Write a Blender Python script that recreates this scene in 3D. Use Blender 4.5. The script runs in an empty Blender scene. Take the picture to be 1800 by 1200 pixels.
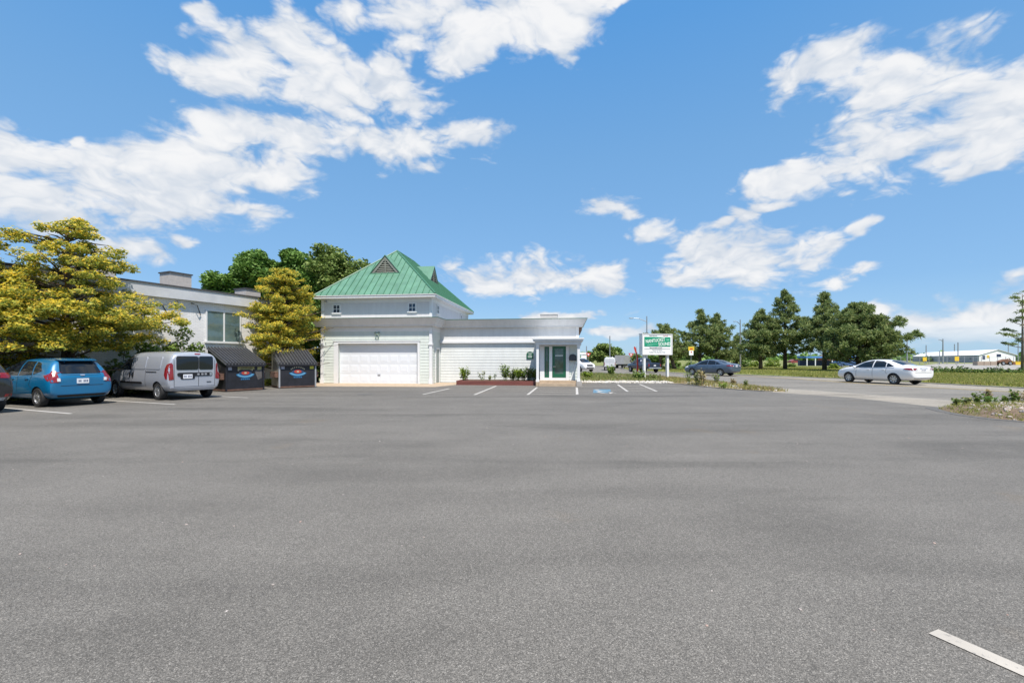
import bpy, bmesh, math, random
import numpy as np
from mathutils import Vector, Matrix
from mathutils.bvhtree import BVHTree

scene = bpy.context.scene
COL = scene.collection
rad = math.radians

# ------------------------------------------------------------------ camera
F, HZ, CAMH = 800.0, 631.0, 1.5            # focal length in photo pixels, horizon row, eye height
cam_d = bpy.data.cameras.new('camera')
cam_d.sensor_width = 36.0
cam_d.lens = 36.0 * F / 1800.0
cam_d.shift_y = (HZ - 600.0) / 1800.0
cam_d.clip_start = 0.05
cam_d.clip_end = 6000
cam = bpy.data.objects.new('camera', cam_d)
cam.location = (0, 0, CAMH)
cam.rotation_euler = (rad(90), 0, 0)
COL.objects.link(cam)
scene.camera = cam

# ------------------------------------------------------------------ sky, sun, exposure
SUN_AZ, SUN_EL = 160.0, 62.0               # clockwise from +Y (the view axis), above the horizon
scene.view_settings.view_transform = 'Standard'
scene.view_settings.look = 'None'
scene.view_settings.exposure = 0.55
scene.view_settings.gamma = 1.0
scene.view_settings.use_curve_mapping = False
scene.cycles.max_bounces = 6
scene.cycles.transparent_max_bounces = 8

sun_d = bpy.data.lights.new('sun', 'SUN')
sun_d.energy = 4.6
sun_d.angle = rad(0.55)
sun_d.color = (1.0, 0.93, 0.83)
sun = bpy.data.objects.new('sun', sun_d)
sdir = Vector((math.sin(rad(SUN_AZ)) * math.cos(rad(SUN_EL)), math.cos(rad(SUN_AZ)) * math.cos(rad(SUN_EL)), math.sin(rad(SUN_EL))))
sun.rotation_euler = sdir.to_track_quat('Z', 'Y').to_euler()
sun.location = (10, -20, 40)
COL.objects.link(sun)

world = bpy.data.worlds.new('World')
scene.world = world
world.use_nodes = True
wn, wl = world.node_tree.nodes, world.node_tree.links
wn.clear()

def W(tp, **kw):
    n = wn.new(tp)
    for k, v in kw.items():
        setattr(n, k, v)
    return n

def wset(sock, v):
    if hasattr(v, 'is_output'):
        wl.new(v, sock)
    else:
        sock.default_value = v

def wmath(op, a, b=None, c=None, clamp=False):
    n = W('ShaderNodeMath', operation=op, use_clamp=clamp)
    for i, v in enumerate((a, b, c)):
        if v is not None:
            wset(n.inputs[i], v)
    return n.outputs[0]

def wvec(op, a, b=None, c=None):
    n = W('ShaderNodeVectorMath', operation=op)
    for i, v in enumerate((a, b, c)):
        if v is not None:
            wset(n.inputs[i], v)
    return n

sky = W('ShaderNodeTexSky', sky_type='NISHITA')
sky.sun_disc = False
sky.sun_elevation = rad(SUN_EL)
sky.sun_rotation = rad(SUN_AZ)
sky.altitude = 10
sky.air_density = 1.0
sky.dust_density = 0.6
sky.ozone_density = 3.0
SKY_STRENGTH = 0.11

geo = W('ShaderNodeTexCoord')
D = geo.outputs['Generated']
sep = W('ShaderNodeSeparateXYZ')
wl.new(D, sep.inputs[0])
az = wmath('ARCTAN2', sep.outputs[0], sep.outputs[1])
el = wmath('ARCSINE', sep.outputs[2])
comb = W('ShaderNodeCombineXYZ')
wl.new(az, comb.inputs[0]); wl.new(el, comb.inputs[1])
stretch = wvec('MULTIPLY', D, (1.0, 1.0, 1.9)).outputs[0]

def wnoise(scale, detail, rough, off=(0, 0, 0), dist=0.0):
    n = W('ShaderNodeTexNoise')
    n.inputs['Scale'].default_value = scale
    n.inputs['Detail'].default_value = detail
    n.inputs['Roughness'].default_value = rough
    n.inputs['Distortion'].default_value = dist
    wl.new(wvec('ADD', stretch, off).outputs[0], n.inputs['Vector'])
    return n

warp = wnoise(5.0, 3.0, 0.55, (3.1, 7.7, 1.3))
warpv = wvec('MULTIPLY_ADD', wvec('SUBTRACT', warp.outputs['Color'], (0.5, 0.5, 0.5)).outputs[0], (0.13, 0.09, 0.0), comb.outputs[0]).outputs[0]

def to_ang(px, py):
    a, e = (px - 900) / F, (HZ - py) / F
    return math.atan(a), math.atan(e / math.sqrt(1 + a * a))

# cumulus groups, each a few ellipses (photo pixel, half width, half height)
BLOBS = [
    # upper middle
    (700, 40, 75, 60), (800, 30, 95, 75), (890, 30, 90, 55), (985, 35, 75, 60), (800, 95, 60, 35), (985, 85, 24, 42), (1060, 4, 60, 12), (630, 40, 45, 45),
    # second
    (310, 110, 50, 28), (395, 130, 75, 45), (430, 85, 65, 40), (510, 70, 45, 35), (590, 160, 110, 55), (680, 155, 90, 50), (740, 190, 60, 22), (560, 120, 70, 40),
    # long streak
    (420, 225, 90, 45), (520, 245, 110, 45), (640, 255, 110, 38), (740, 262, 90, 35), (815, 240, 60, 22), (770, 300, 50, 25), (350, 200, 40, 25),
    # left mass
    (20, 270, 90, 50), (60, 330, 130, 65), (190, 340, 130, 60), (300, 285, 110, 55), (420, 305, 110, 50), (330, 365, 140, 35), (455, 378, 60, 20), (90, 385, 120, 35), (165, 245, 16, 14),
    # right mass
    (1390, 155, 55, 40), (1470, 120, 85, 52), (1570, 130, 100, 55), (1690, 135, 120, 60), (1800, 150, 90, 70), (1610, 195, 120, 45), (1740, 210, 110, 40), (1520, 245, 100, 50), (1400, 305, 75, 35), (1480, 290, 80, 40), (1650, 285, 70, 28), (1680, 310, 40, 20),
    (1600, 165, 170, 75), (1720, 225, 150, 70), (1570, 265, 110, 48), (1310, 452, 150, 42),
    # low middle
    (845, 492, 70, 28), (940, 480, 80, 36), (1050, 488, 90, 28), (1160, 420, 45, 30), (1210, 450, 60, 40), (1280, 455, 90, 48), (1370, 432, 80, 30), (1440, 424, 40, 14), (1215, 490, 70, 22), (1470, 490, 60, 14), (1540, 478, 40, 12),
    # scraps
    (1060, 366, 40, 17), (1100, 378, 22, 10), (1272, 390, 14, 11), (1305, 380, 24, 14), (1350, 362, 34, 11), (1505, 395, 22, 18), (360, 14, 26, 18), (230, 440, 90, 28), (350, 425, 30, 12),
    # horizon bank
    (1545, 545, 65, 24), (1640, 575, 100, 40), (1720, 570, 110, 50), (1810, 560, 110, 48), (980, 562, 90, 10), (1090, 588, 70, 8),
]
ang = []
for px, py, rx, ry in BLOBS:
    a0, e0 = to_ang(px, py)
    ax = (to_ang(px + rx, py)[0] - to_ang(px - rx, py)[0]) / 2
    ey = (to_ang(px, py - ry)[1] - to_ang(px, py + ry)[1]) / 2
    ang.append((a0, e0, ax, ey))
rs = random.Random(5)
n_out = 0
while n_out < 26:                          # the same kind of clouds round the rest of the sky
    a0, e0 = rs.uniform(-3.1, 3.1), rs.uniform(0.03, 1.2)
    if abs(a0) < 1.0 and e0 < 0.75:
        continue
    s = rs.uniform(0.08, 0.2)
    for k in range(1 + n_out % 2):
        ang.append((a0 + rs.uniform(-1, 1) * s * 1.2, e0 + rs.uniform(-0.3, 0.3) * s, s * rs.uniform(0.7, 1.3) / max(0.4, math.cos(e0)), s * rs.uniform(0.35, 0.6)))
    n_out += 1
acc = None
for a0, e0, rx, ry in ang:
    v = wvec('MULTIPLY_ADD', warpv, (1 / rx, 1 / ry, 0), (-a0 / rx, -e0 / ry, 0)).outputs[0]
    ln = wvec('LENGTH', v).outputs['Value']
    acc = ln if acc is None else wmath('SMOOTH_MIN', acc, ln, 0.45)
field = wmath('SUBTRACT', 1.33, acc)

def billow(off):
    """cauliflower heaps: folded noise"""
    q = wvec('ADD', warped, off).outputs[0]
    tot = None
    for sc, w in ((6.0, 0.50), (13.5, 0.29), (29.0, 0.16), (62.0, 0.09)):
        n = W('ShaderNodeTexNoise')
        n.inputs['Scale'].default_value = sc
        n.inputs['Detail'].default_value = 0.0
        wl.new(q, n.inputs['Vector'])
        v = wmath('MULTIPLY', wmath('ABSOLUTE', wmath('MULTIPLY_ADD', n.outputs['Fac'], 2.0, -1.0)), w)
        tot = v if tot is None else wmath('ADD', tot, v)
    return tot
warped = wvec('MULTIPLY_ADD', wvec('SUBTRACT', warp.outputs['Color'], (0.5, 0.5, 0.5)).outputs[0], (0.22, 0.22, 0.22), stretch).outputs[0]
bil = billow((0, 0, 0))
bil_up = billow((0, -0.008, 0.03))
fb = wnoise(9.0, 7.0, 0.60, (0, 0, 0), 0.25).outputs['Fac']
fine = wnoise(40.0, 4.0, 0.68, (9, 2, 4), 0.5).outputs['Fac']
dens = wmath('ADD', field, wmath('MULTIPLY_ADD', fb, 2.0, -1.0))
dens = wmath('ADD', dens, wmath('MULTIPLY_ADD', bil, 2.6, -0.75))
dens = wmath('ADD', dens, wmath('MULTIPLY_ADD', fine, 0.55, -0.275))
alpha = W('ShaderNodeMapRange', interpolation_type='SMOOTHSTEP')
wl.new(dens, alpha.inputs['Value'])
alpha.inputs['From Min'].default_value = -0.12
alpha.inputs['From Max'].default_value = 0.72
# heaps are white where they face up to the sun, blue grey where they are thin or turned down
low = wnoise(6.0, 6.0, 0.6, (0.0, 0.0, 0.12), 0.2).outputs['Fac']
rel = wmath('MULTIPLY', wmath('SUBTRACT', bil, bil_up), 1.1)
shade = W('ShaderNodeMapRange', interpolation_type='SMOOTHSTEP')
wl.new(wmath('ADD', wmath('ADD', wmath('MULTIPLY', dens, 0.22), wmath('MULTIPLY', low, 0.55)), rel), shade.inputs['Value'])
shade.inputs['From Min'].default_value = 0.02
shade.inputs['From Max'].default_value = 0.84
ccol = W('ShaderNodeMix', data_type='RGBA')
wl.new(shade.outputs[0], ccol.inputs['Factor'])
K = 6.1
ccol.inputs[6].default_value = (0.62 * K, 0.69 * K, 0.79 * K, 1)
ccol.inputs[7].default_value = (0.96 * K, 0.96 * K, 0.965 * K, 1)
tint = W('ShaderNodeMix', data_type='RGBA', blend_type='MULTIPLY')
tint.inputs['Factor'].default_value = 1.0
wl.new(sky.outputs[0], tint.inputs[6])
tint.inputs[7].default_value = (0.86, 1.03, 1.16, 1)
# moist summer air: the blue is paler and more even than the clear model, all the way round
grad = W('ShaderNodeValToRGB')
eln = W('ShaderNodeMapRange')
wl.new(el, eln.inputs['Value'])
eln.inputs['From Min'].default_value = 0.0
eln.inputs['From Max'].default_value = 1.5708
wl.new(eln.outputs[0], grad.inputs[0])
AIR = [(0.0, (0.40, 0.61, 0.84)), (0.09, (0.255, 0.485, 0.795)), (0.26, (0.185, 0.425, 0.765)), (0.40, (0.11, 0.365, 0.78)), (1.0, (0.05, 0.24, 0.62))]
while len(grad.color_ramp.elements) < len(AIR):
    grad.color_ramp.elements.new(0.5)
for i, (q, c) in enumerate(AIR):
    grad.color_ramp.elements[i].position = q
    grad.color_ramp.elements[i].color = (*c, 1)
gain = W('ShaderNodeMix', data_type='RGBA', blend_type='MULTIPLY')
gain.inputs['Factor'].default_value = 1.0
wl.new(grad.outputs[0], gain.inputs[6])
GK = 1 / (SKY_STRENGTH * 2 ** 0.55)
gain.inputs[7].default_value = (GK, GK, GK, 1)
skyv = W('ShaderNodeMix', data_type='RGBA')
skyv.inputs['Factor'].default_value = 0.78
wl.new(tint.outputs[2], skyv.inputs[6])
wl.new(gain.outputs[2], skyv.inputs[7])
up = W('ShaderNodeMapRange')
wl.new(el, up.inputs['Value'])
up.inputs['From Min'].default_value = 0.0
up.inputs['From Max'].default_value = 0.06
mixs = W('ShaderNodeMix', data_type='RGBA')
wl.new(wmath('MULTIPLY', wmath('MULTIPLY', alpha.outputs[0], 0.97), up.outputs[0]), mixs.inputs['Factor'])
wl.new(skyv.outputs[2], mixs.inputs[6])
wl.new(ccol.outputs[2], mixs.inputs[7])
bg = W('ShaderNodeBackground')
bg.inputs['Strength'].default_value = SKY_STRENGTH
wl.new(mixs.outputs[2], bg.inputs['Color'])
wo = W('ShaderNodeOutputWorld')
wl.new(bg.outputs[0], wo.inputs['Surface'])

# ------------------------------------------------------------------ helpers
def g(px, py, z=0.0):
    """the ground point seen at a photo pixel"""
    Y = (CAMH - z) * F / (py - HZ)
    return ((px - 900) / F * Y, Y)

def at(px, py, Y):
    return Vector(((px - 900) / F * Y, Y, CAMH - (py - HZ) / F * Y))

class MB:
    """collects shapes that become one mesh"""
    def __init__(s):
        s.v, s.f, s.m = [], [], []
    def add(s, vs, fs, mi=0):
        o = len(s.v)
        s.v += [tuple(v) for v in vs]
        s.f += [tuple(i + o for i in f) for f in fs]
        s.m += [mi] * len(fs)
    def box(s, x0, x1, y0, y1, z0, z1, mi=0):
        s.add([(x0, y0, z0), (x1, y0, z0), (x1, y1, z0), (x0, y1, z0), (x0, y0, z1), (x1, y0, z1), (x1, y1, z1), (x0, y1, z1)],
              [(0, 3, 2, 1), (4, 5, 6, 7), (0, 1, 5, 4), (1, 2, 6, 5), (2, 3, 7, 6), (3, 0, 4, 7)], mi)
        return s
    def prism(s, poly, d, mi=0):
        """poly: 3D points of a flat outline, extruded by the vector d"""
        n = len(poly)
        P = [Vector(p) for p in poly]
        d = Vector(d)
        nrm = Vector((0, 0, 0))
        for i in range(n):
            nrm += P[i].cross(P[(i + 1) % n])
        if nrm.dot(d) < 0:
            P.reverse()
        s.add(P + [p + d for p in P], [tuple(range(n))[::-1], tuple(range(n, 2 * n))] + [(i, (i + 1) % n, n + (i + 1) % n, n + i) for i in range(n)], mi)
        return s
    def tube(s, pts, r, seg=8, mi=0, cap=True):
        pts = [Vector(p) for p in pts]
        rr = r if isinstance(r, (list, tuple)) else [r] * len(pts)
        vs, fs = [], []
        for i, p in enumerate(pts):
            t = (pts[min(i + 1, len(pts) - 1)] - pts[max(i - 1, 0)]).normalized()
            a = t.orthogonal().normalized() if abs(t.z) < 0.95 else (Vector((1, 0, 0)) - t * t.x).normalized()
            if abs(t.z) < 0.95:
                a = t.cross(Vector((0, 0, 1))).normalized()
            b = t.cross(a)
            for k in range(seg):
                th = 2 * math.pi * k / seg
                vs.append(p + (a * math.cos(th) + b * math.sin(th)) * rr[i])
        for i in range(len(pts) - 1):
            for k in range(seg):
                k2 = (k + 1) % seg
                fs.append((i * seg + k, (i + 1) * seg + k, (i + 1) * seg + k2, i * seg + k2))
        if cap:
            fs.append(tuple(range(seg)))
            fs.append(tuple((len(pts) - 1) * seg + k for k in range(seg))[::-1])
        s.add(vs, fs, mi)
        return s
    def ball(s, c, r, seg=8, rings=5, mi=0, jit=0.0, rng=None):
        rx, ry, rz = r if isinstance(r, (tuple, list)) else (r, r, r)
        vs, fs = [], []
        for i in range(rings + 1):
            ph = math.pi * i / rings
            for k in range(seg):
                th = 2 * math.pi * k / seg
                q = 1 + (rng.uniform(-jit, jit) if rng else 0)
                vs.append((c[0] + rx * q * math.sin(ph) * math.cos(th), c[1] + ry * q * math.sin(ph) * math.sin(th), c[2] + rz * q * math.cos(ph)))
        for i in range(rings):
            for k in range(seg):
                k2 = (k + 1) % seg
                fs.append((i * seg + k, (i + 1) * seg + k, (i + 1) * seg + k2, i * seg + k2))
        s.add(vs, fs, mi)
        return s
    def mesh(s, name, mats, smooth=False, angle=None):
        me = bpy.data.meshes.new(name)
        me.from_pydata(s.v, [], s.f)
        for m in (mats if isinstance(mats, (list, tuple)) else [mats]):
            me.materials.append(m)
        if len(set(s.m)) > 1:
            me.polygons.foreach_set('material_index', s.m)
        if smooth:
            me.polygons.foreach_set('use_smooth', [True] * len(me.polygons))
            if angle:
                me.set_sharp_from_angle(angle=rad(angle))
        me.update()
        return me
    def build(s, name, mats, parent=None, smooth=False, angle=None, loc=(0, 0, 0), rot=None):
        return link(name, s.mesh(name, mats, smooth, angle), parent, loc, rot)

def link(name, me, parent=None, loc=(0, 0, 0), rot=None):
    o = bpy.data.objects.new(name, me)
    COL.objects.link(o)
    o.location = loc
    if rot is not None:
        o.rotation_euler = rot
    if parent is not None:
        o.parent = parent
    return o

def tag(o, label=None, cat=None, group=None, kind=None):
    if label: o['label'] = label
    if cat: o['category'] = cat
    if group: o['group'] = group
    if kind: o['kind'] = kind
    return o

def thing(name, label, cat, loc=(0, 0, 0), rz=0.0, group=None):
    o = bpy.data.objects.new(name, None)
    COL.objects.link(o)
    o.empty_display_size = 0.2
    o.location = loc
    o.rotation_euler = (0, 0, rz)
    return tag(o, label, cat, group)

def struct(name, mb, mats, smooth=False, parent=None):
    return tag(mb.build(name, mats, parent, smooth), kind='structure')

def sheet(name, poly, z, m, kind='structure'):
    """a flat outline laid on the ground, as a thin sheet"""
    b = MB()
    b.add([(x, y, z) for x, y in poly], [tuple(range(len(poly)))])
    me = b.mesh(name, m)
    bm = bmesh.new(); bm.from_mesh(me)
    for f in bm.faces:
        if f.normal.z < 0:
            f.normal_flip()
    bmesh.ops.triangulate(bm, faces=bm.faces[:])
    bm.to_mesh(me); bm.free()
    return tag(link(name, me), kind=kind)

# ------------------------------------------------------------------ materials
def mat(name, col, rough=0.6, metal=0.0, var=0.0, vscale=6.0, bump=0.0, bscale=60.0, coat=0.0, spec=0.5, col2=None, stretch=(1, 1, 1), orand=0.0):
    m = bpy.data.materials.new(name)
    m.use_nodes = True
    nt = m.node_tree
    p = nt.nodes['Principled BSDF']
    p.inputs['Base Color'].default_value = (*col, 1)
    p.inputs['Roughness'].default_value = rough
    p.inputs['Metallic'].default_value = metal
    p.inputs['Specular IOR Level'].default_value = spec
    if coat:
        p.inputs['Coat Weight'].default_value = coat
        p.inputs['Coat Roughness'].default_value = 0.04
    tc = nt.nodes.new('ShaderNodeTexCoord')
    mp = nt.nodes.new('ShaderNodeMapping')
    mp.inputs['Scale'].default_value = stretch
    nt.links.new(tc.outputs['Object'], mp.inputs[0])
    if var or col2:
        n = nt.nodes.new('ShaderNodeTexNoise')
        n.inputs['Scale'].default_value = vscale
        n.inputs['Detail'].default_value = 6
        n.inputs['Roughness'].default_value = 0.65
        nt.links.new(mp.outputs[0], n.inputs['Vector'])
        r = nt.nodes.new('ShaderNodeValToRGB')
        r.color_ramp.elements[0].position = 0.32
        r.color_ramp.elements[1].position = 0.68
        a = tuple(c * (1 - var) for c in col)
        b = col2 if col2 else tuple(min(1, c * (1 + var)) for c in col)
        r.color_ramp.elements[0].color = (*a, 1)
        r.color_ramp.elements[1].color = (*b, 1)
        nt.links.new(n.outputs['Fac'], r.inputs[0])
        nt.links.new(r.outputs[0], p.inputs['Base Color'])
    if orand:
        oi = nt.nodes.new('ShaderNodeObjectInfo')
        mr = nt.nodes.new('ShaderNodeMapRange')
        mr.inputs['To Min'].default_value = 1 - orand
        mr.inputs['To Max'].default_value = 1 + orand * .6
        nt.links.new(oi.outputs['Random'], mr.inputs[0])
        mm = nt.nodes.new('ShaderNodeMix'); mm.data_type = 'RGBA'; mm.blend_type = 'MULTIPLY'
        mm.inputs['Factor'].default_value = 1.0
        src = p.inputs['Base Color'].links[0].from_socket if p.inputs['Base Color'].links else None
        if src: nt.links.new(src, mm.inputs[6])
        else: mm.inputs[6].default_value = (*col, 1)
        nt.links.new(mr.outputs[0], mm.inputs[7])
        nt.links.new(mm.outputs[2], p.inputs['Base Color'])
    if bump:
        n2 = nt.nodes.new('ShaderNodeTexNoise')
        n2.inputs['Scale'].default_value = bscale
        n2.inputs['Detail'].default_value = 4
        nt.links.new(mp.outputs[0], n2.inputs['Vector'])
        bp = nt.nodes.new('ShaderNodeBump')
        bp.inputs['Strength'].default_value = bump
        bp.inputs['Distance'].default_value = 0.02
        nt.links.new(n2.outputs['Fac'], bp.inputs['Height'])
        nt.links.new(bp.outputs[0], p.inputs['Normal'])
    return m

def leaf_mat(name, cols, trans=0.3, rough=0.6):
    """foliage: each leaf takes its own colour from the range"""
    m = bpy.data.materials.new(name)
    m.use_nodes = True
    nt = m.node_tree
    nt.nodes.clear()
    gi = nt.nodes.new('ShaderNodeNewGeometry')
    r = nt.nodes.new('ShaderNodeValToRGB')
    while len(r.color_ramp.elements) < len(cols):
        r.color_ramp.elements.new(0.5)
    for i, c in enumerate(cols):
        r.color_ramp.elements[i].position = i / max(1, len(cols) - 1)
        r.color_ramp.elements[i].color = (*c, 1)
    nt.links.new(gi.outputs['Random Per Island'], r.inputs[0])
    d = nt.nodes.new('ShaderNodeBsdfPrincipled')
    d.inputs['Roughness'].default_value = rough
    d.inputs['Specular IOR Level'].default_value = 0.3
    t = nt.nodes.new('ShaderNodeBsdfTranslucent')
    mx = nt.nodes.new('ShaderNodeMixShader')
    mx.inputs[0].default_value = trans
    o = nt.nodes.new('ShaderNodeOutputMaterial')
    nt.links.new(r.outputs[0], d.inputs['Base Color'])
    nt.links.new(r.outputs[0], t.inputs['Color'])
    nt.links.new(d.outputs[0], mx.inputs[1])
    nt.links.new(t.outputs[0], mx.inputs[2])
    nt.links.new(mx.outputs[0], o.inputs[0])
    return m

M = {}
M['white_trim'] = mat('white_trim', (0.70, 0.705, 0.715), 0.5, var=0.04, vscale=2.5)
M['fascia_white'] = mat('fascia_white', (0.61, 0.61, 0.61), 0.5, var=0.06, vscale=2.6, stretch=(1.5, 1.5, .25))
M['sage_siding'] = mat('sage_siding', (0.60, 0.645, 0.605), 0.55, var=0.06, vscale=2.2, bump=0.1, bscale=25, stretch=(1.2, 1, .35), orand=.05)
M['pale_siding'] = mat('pale_siding', (0.675, 0.695, 0.685), 0.55, var=0.06, vscale=2.2, bump=0.1, bscale=25, stretch=(1.2, 1, .35), orand=.04)
M['upper_wall'] = mat('upper_wall', (0.60, 0.59, 0.60), 0.6, var=0.05, vscale=2.4, stretch=(1.4, 1.4, .3))
M['green_metal'] = mat('green_metal', (0.108, 0.235, 0.160), 0.45, var=0.16, vscale=1.6, orand=.07, spec=0.5)
M['green_seam'] = mat('green_seam', (0.055, 0.17, 0.105), 0.5)
M['dark_green'] = mat('dark_green', (0.012, 0.10, 0.05), 0.35)
M['roof_edge'] = mat('roof_edge', (0.05, 0.13, 0.09), 0.5)
M['glass_dark'] = mat('glass_dark', (0.010, 0.014, 0.02), 0.04, spec=0.45)
M['glass_blue'] = mat('glass_blue', (0.03, 0.05, 0.09), 0.04, spec=0.6)
M['glass_green'] = mat('glass_green', (0.05, 0.09, 0.08), 0.05, spec=0.8, var=0.5, vscale=2.5)
M['glass_house'] = mat('glass_house', (0.10, 0.15, 0.15), 0.06, spec=0.9, var=0.25, vscale=1.3)
M['concrete_tan'] = mat('concrete_tan', (0.40, 0.31, 0.22), 0.85, var=0.15, vscale=3.0, bump=0.2)
M['concrete_grey'] = mat('concrete_grey', (0.32, 0.30, 0.28), 0.85, var=0.15, vscale=3.0, bump=0.2)
M['red_timber'] = mat('red_timber', (0.16, 0.050, 0.040), 0.7, var=0.3, vscale=4.0, stretch=(0.2, 1, 1), bump=0.2, bscale=30)
M['soil'] = mat('soil', (0.10, 0.065, 0.045), 0.95, var=0.4, vscale=8, bump=0.8, bscale=40)
M['louver'] = mat('louver', (0.20, 0.21, 0.18), 0.6, var=0.2, vscale=5)
M['louver_dark'] = mat('louver_dark', (0.03, 0.035, 0.03), 0.8)
M['grey_metal'] = mat('grey_metal', (0.30, 0.31, 0.33), 0.45, var=0.1, vscale=3)
M['pole_metal'] = mat('pole_metal', (0.32, 0.33, 0.34), 0.45, 0.5)
M['black'] = mat('black', (0.012, 0.012, 0.014), 0.4)
M['black_rubber'] = mat('black_rubber', (0.018, 0.018, 0.019), 0.75, var=0.3, vscale=8)
M['alloy'] = mat('alloy', (0.55, 0.56, 0.58), 0.3, 0.8)
M['wheel_dark'] = mat('wheel_dark', (0.02, 0.02, 0.02), 0.6)
M['bark'] = mat('bark', (0.085, 0.060, 0.042), 0.9, var=0.4, vscale=9, bump=0.8, bscale=30, stretch=(1, 1, 0.3))
M['bark_grey'] = mat('bark_grey', (0.14, 0.12, 0.10), 0.9, var=0.35, vscale=9, bump=0.8, bscale=30, stretch=(1, 1, 0.3))
M['red_lamp'] = mat('red_lamp', (0.20, 0.006, 0.007), 0.15, coat=0.8)
M['clear_lamp'] = mat('clear_lamp', (0.65, 0.66, 0.68), 0.12, coat=0.8)
M['plate_white'] = mat('plate_white', (0.72, 0.73, 0.76), 0.4)
M['plate_ink'] = mat('plate_ink', (0.05, 0.07, 0.16), 0.5)
M['mailbox_black'] = mat('mailbox_black', (0.015, 0.015, 0.017), 0.35)
M['sign_white'] = mat('sign_white', (0.80, 0.81, 0.82), 0.4, var=0.04, vscale=2)
M['sign_green'] = mat('sign_green', (0.010, 0.25, 0.14), 0.4, var=0.08, vscale=3)
M['sign_ink'] = mat('sign_ink', (0.06, 0.08, 0.08), 0.5)
M['ink_white'] = mat('ink_white', (0.80, 0.83, 0.81), 0.5)
M['ink_mint'] = mat('ink_mint', (0.25, 0.62, 0.45), 0.5)
M['flag_red'] = mat('flag_red', (0.50, 0.045, 0.03), 0.7, var=0.2, vscale=3)
M['yellow'] = mat('yellow', (0.68, 0.46, 0.03), 0.5, var=0.1, vscale=4)
M['red_sign'] = mat('red_sign', (0.50, 0.03, 0.03), 0.45)
M['navy'] = mat('navy', (0.03, 0.045, 0.10), 0.5)

def new_nodes(name):
    m = bpy.data.materials.new(name)
    m.use_nodes = True
    nt = m.node_tree
    return m, nt, nt.nodes['Principled BSDF']

def N(nt, tp, **kw):
    n = nt.nodes.new(tp)
    for k, v in kw.items():
        if k in n.inputs:
            n.inputs[k].default_value = v
        else:
            setattr(n, k, v)
    return n

def noise(nt, vec, scale, detail=4, rough=0.6, dist=0.0):
    n = N(nt, 'ShaderNodeTexNoise')
    n.inputs['Scale'].default_value = scale
    n.inputs['Detail'].default_value = detail
    n.inputs['Roughness'].default_value = rough
    n.inputs['Distortion'].default_value = dist
    nt.links.new(vec, n.inputs['Vector'])
    return n.outputs['Fac']

def ramp(nt, fac, stops):
    r = N(nt, 'ShaderNodeValToRGB')
    e = r.color_ramp.elements
    while len(e) < len(stops):
        e.new(0.5)
    for i, (p, c) in enumerate(stops):
        e[i].position = p
        c = c if isinstance(c, tuple) else (c, c, c)
        e[i].color = (*c, 1)
    nt.links.new(fac, r.inputs[0])
    return r.outputs[0]

def mixc(nt, a, b, fac=1.0, blend='MULTIPLY'):
    n = N(nt, 'ShaderNodeMix', data_type='RGBA', blend_type=blend)
    for s, v in ((n.inputs['Factor'], fac), (n.inputs[6], a), (n.inputs[7], b)):
        if hasattr(v, 'is_output'):
            nt.links.new(v, s)
        else:
            s.default_value = v if not isinstance(v, tuple) else (*v, 1)
    return n.outputs[2]

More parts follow.
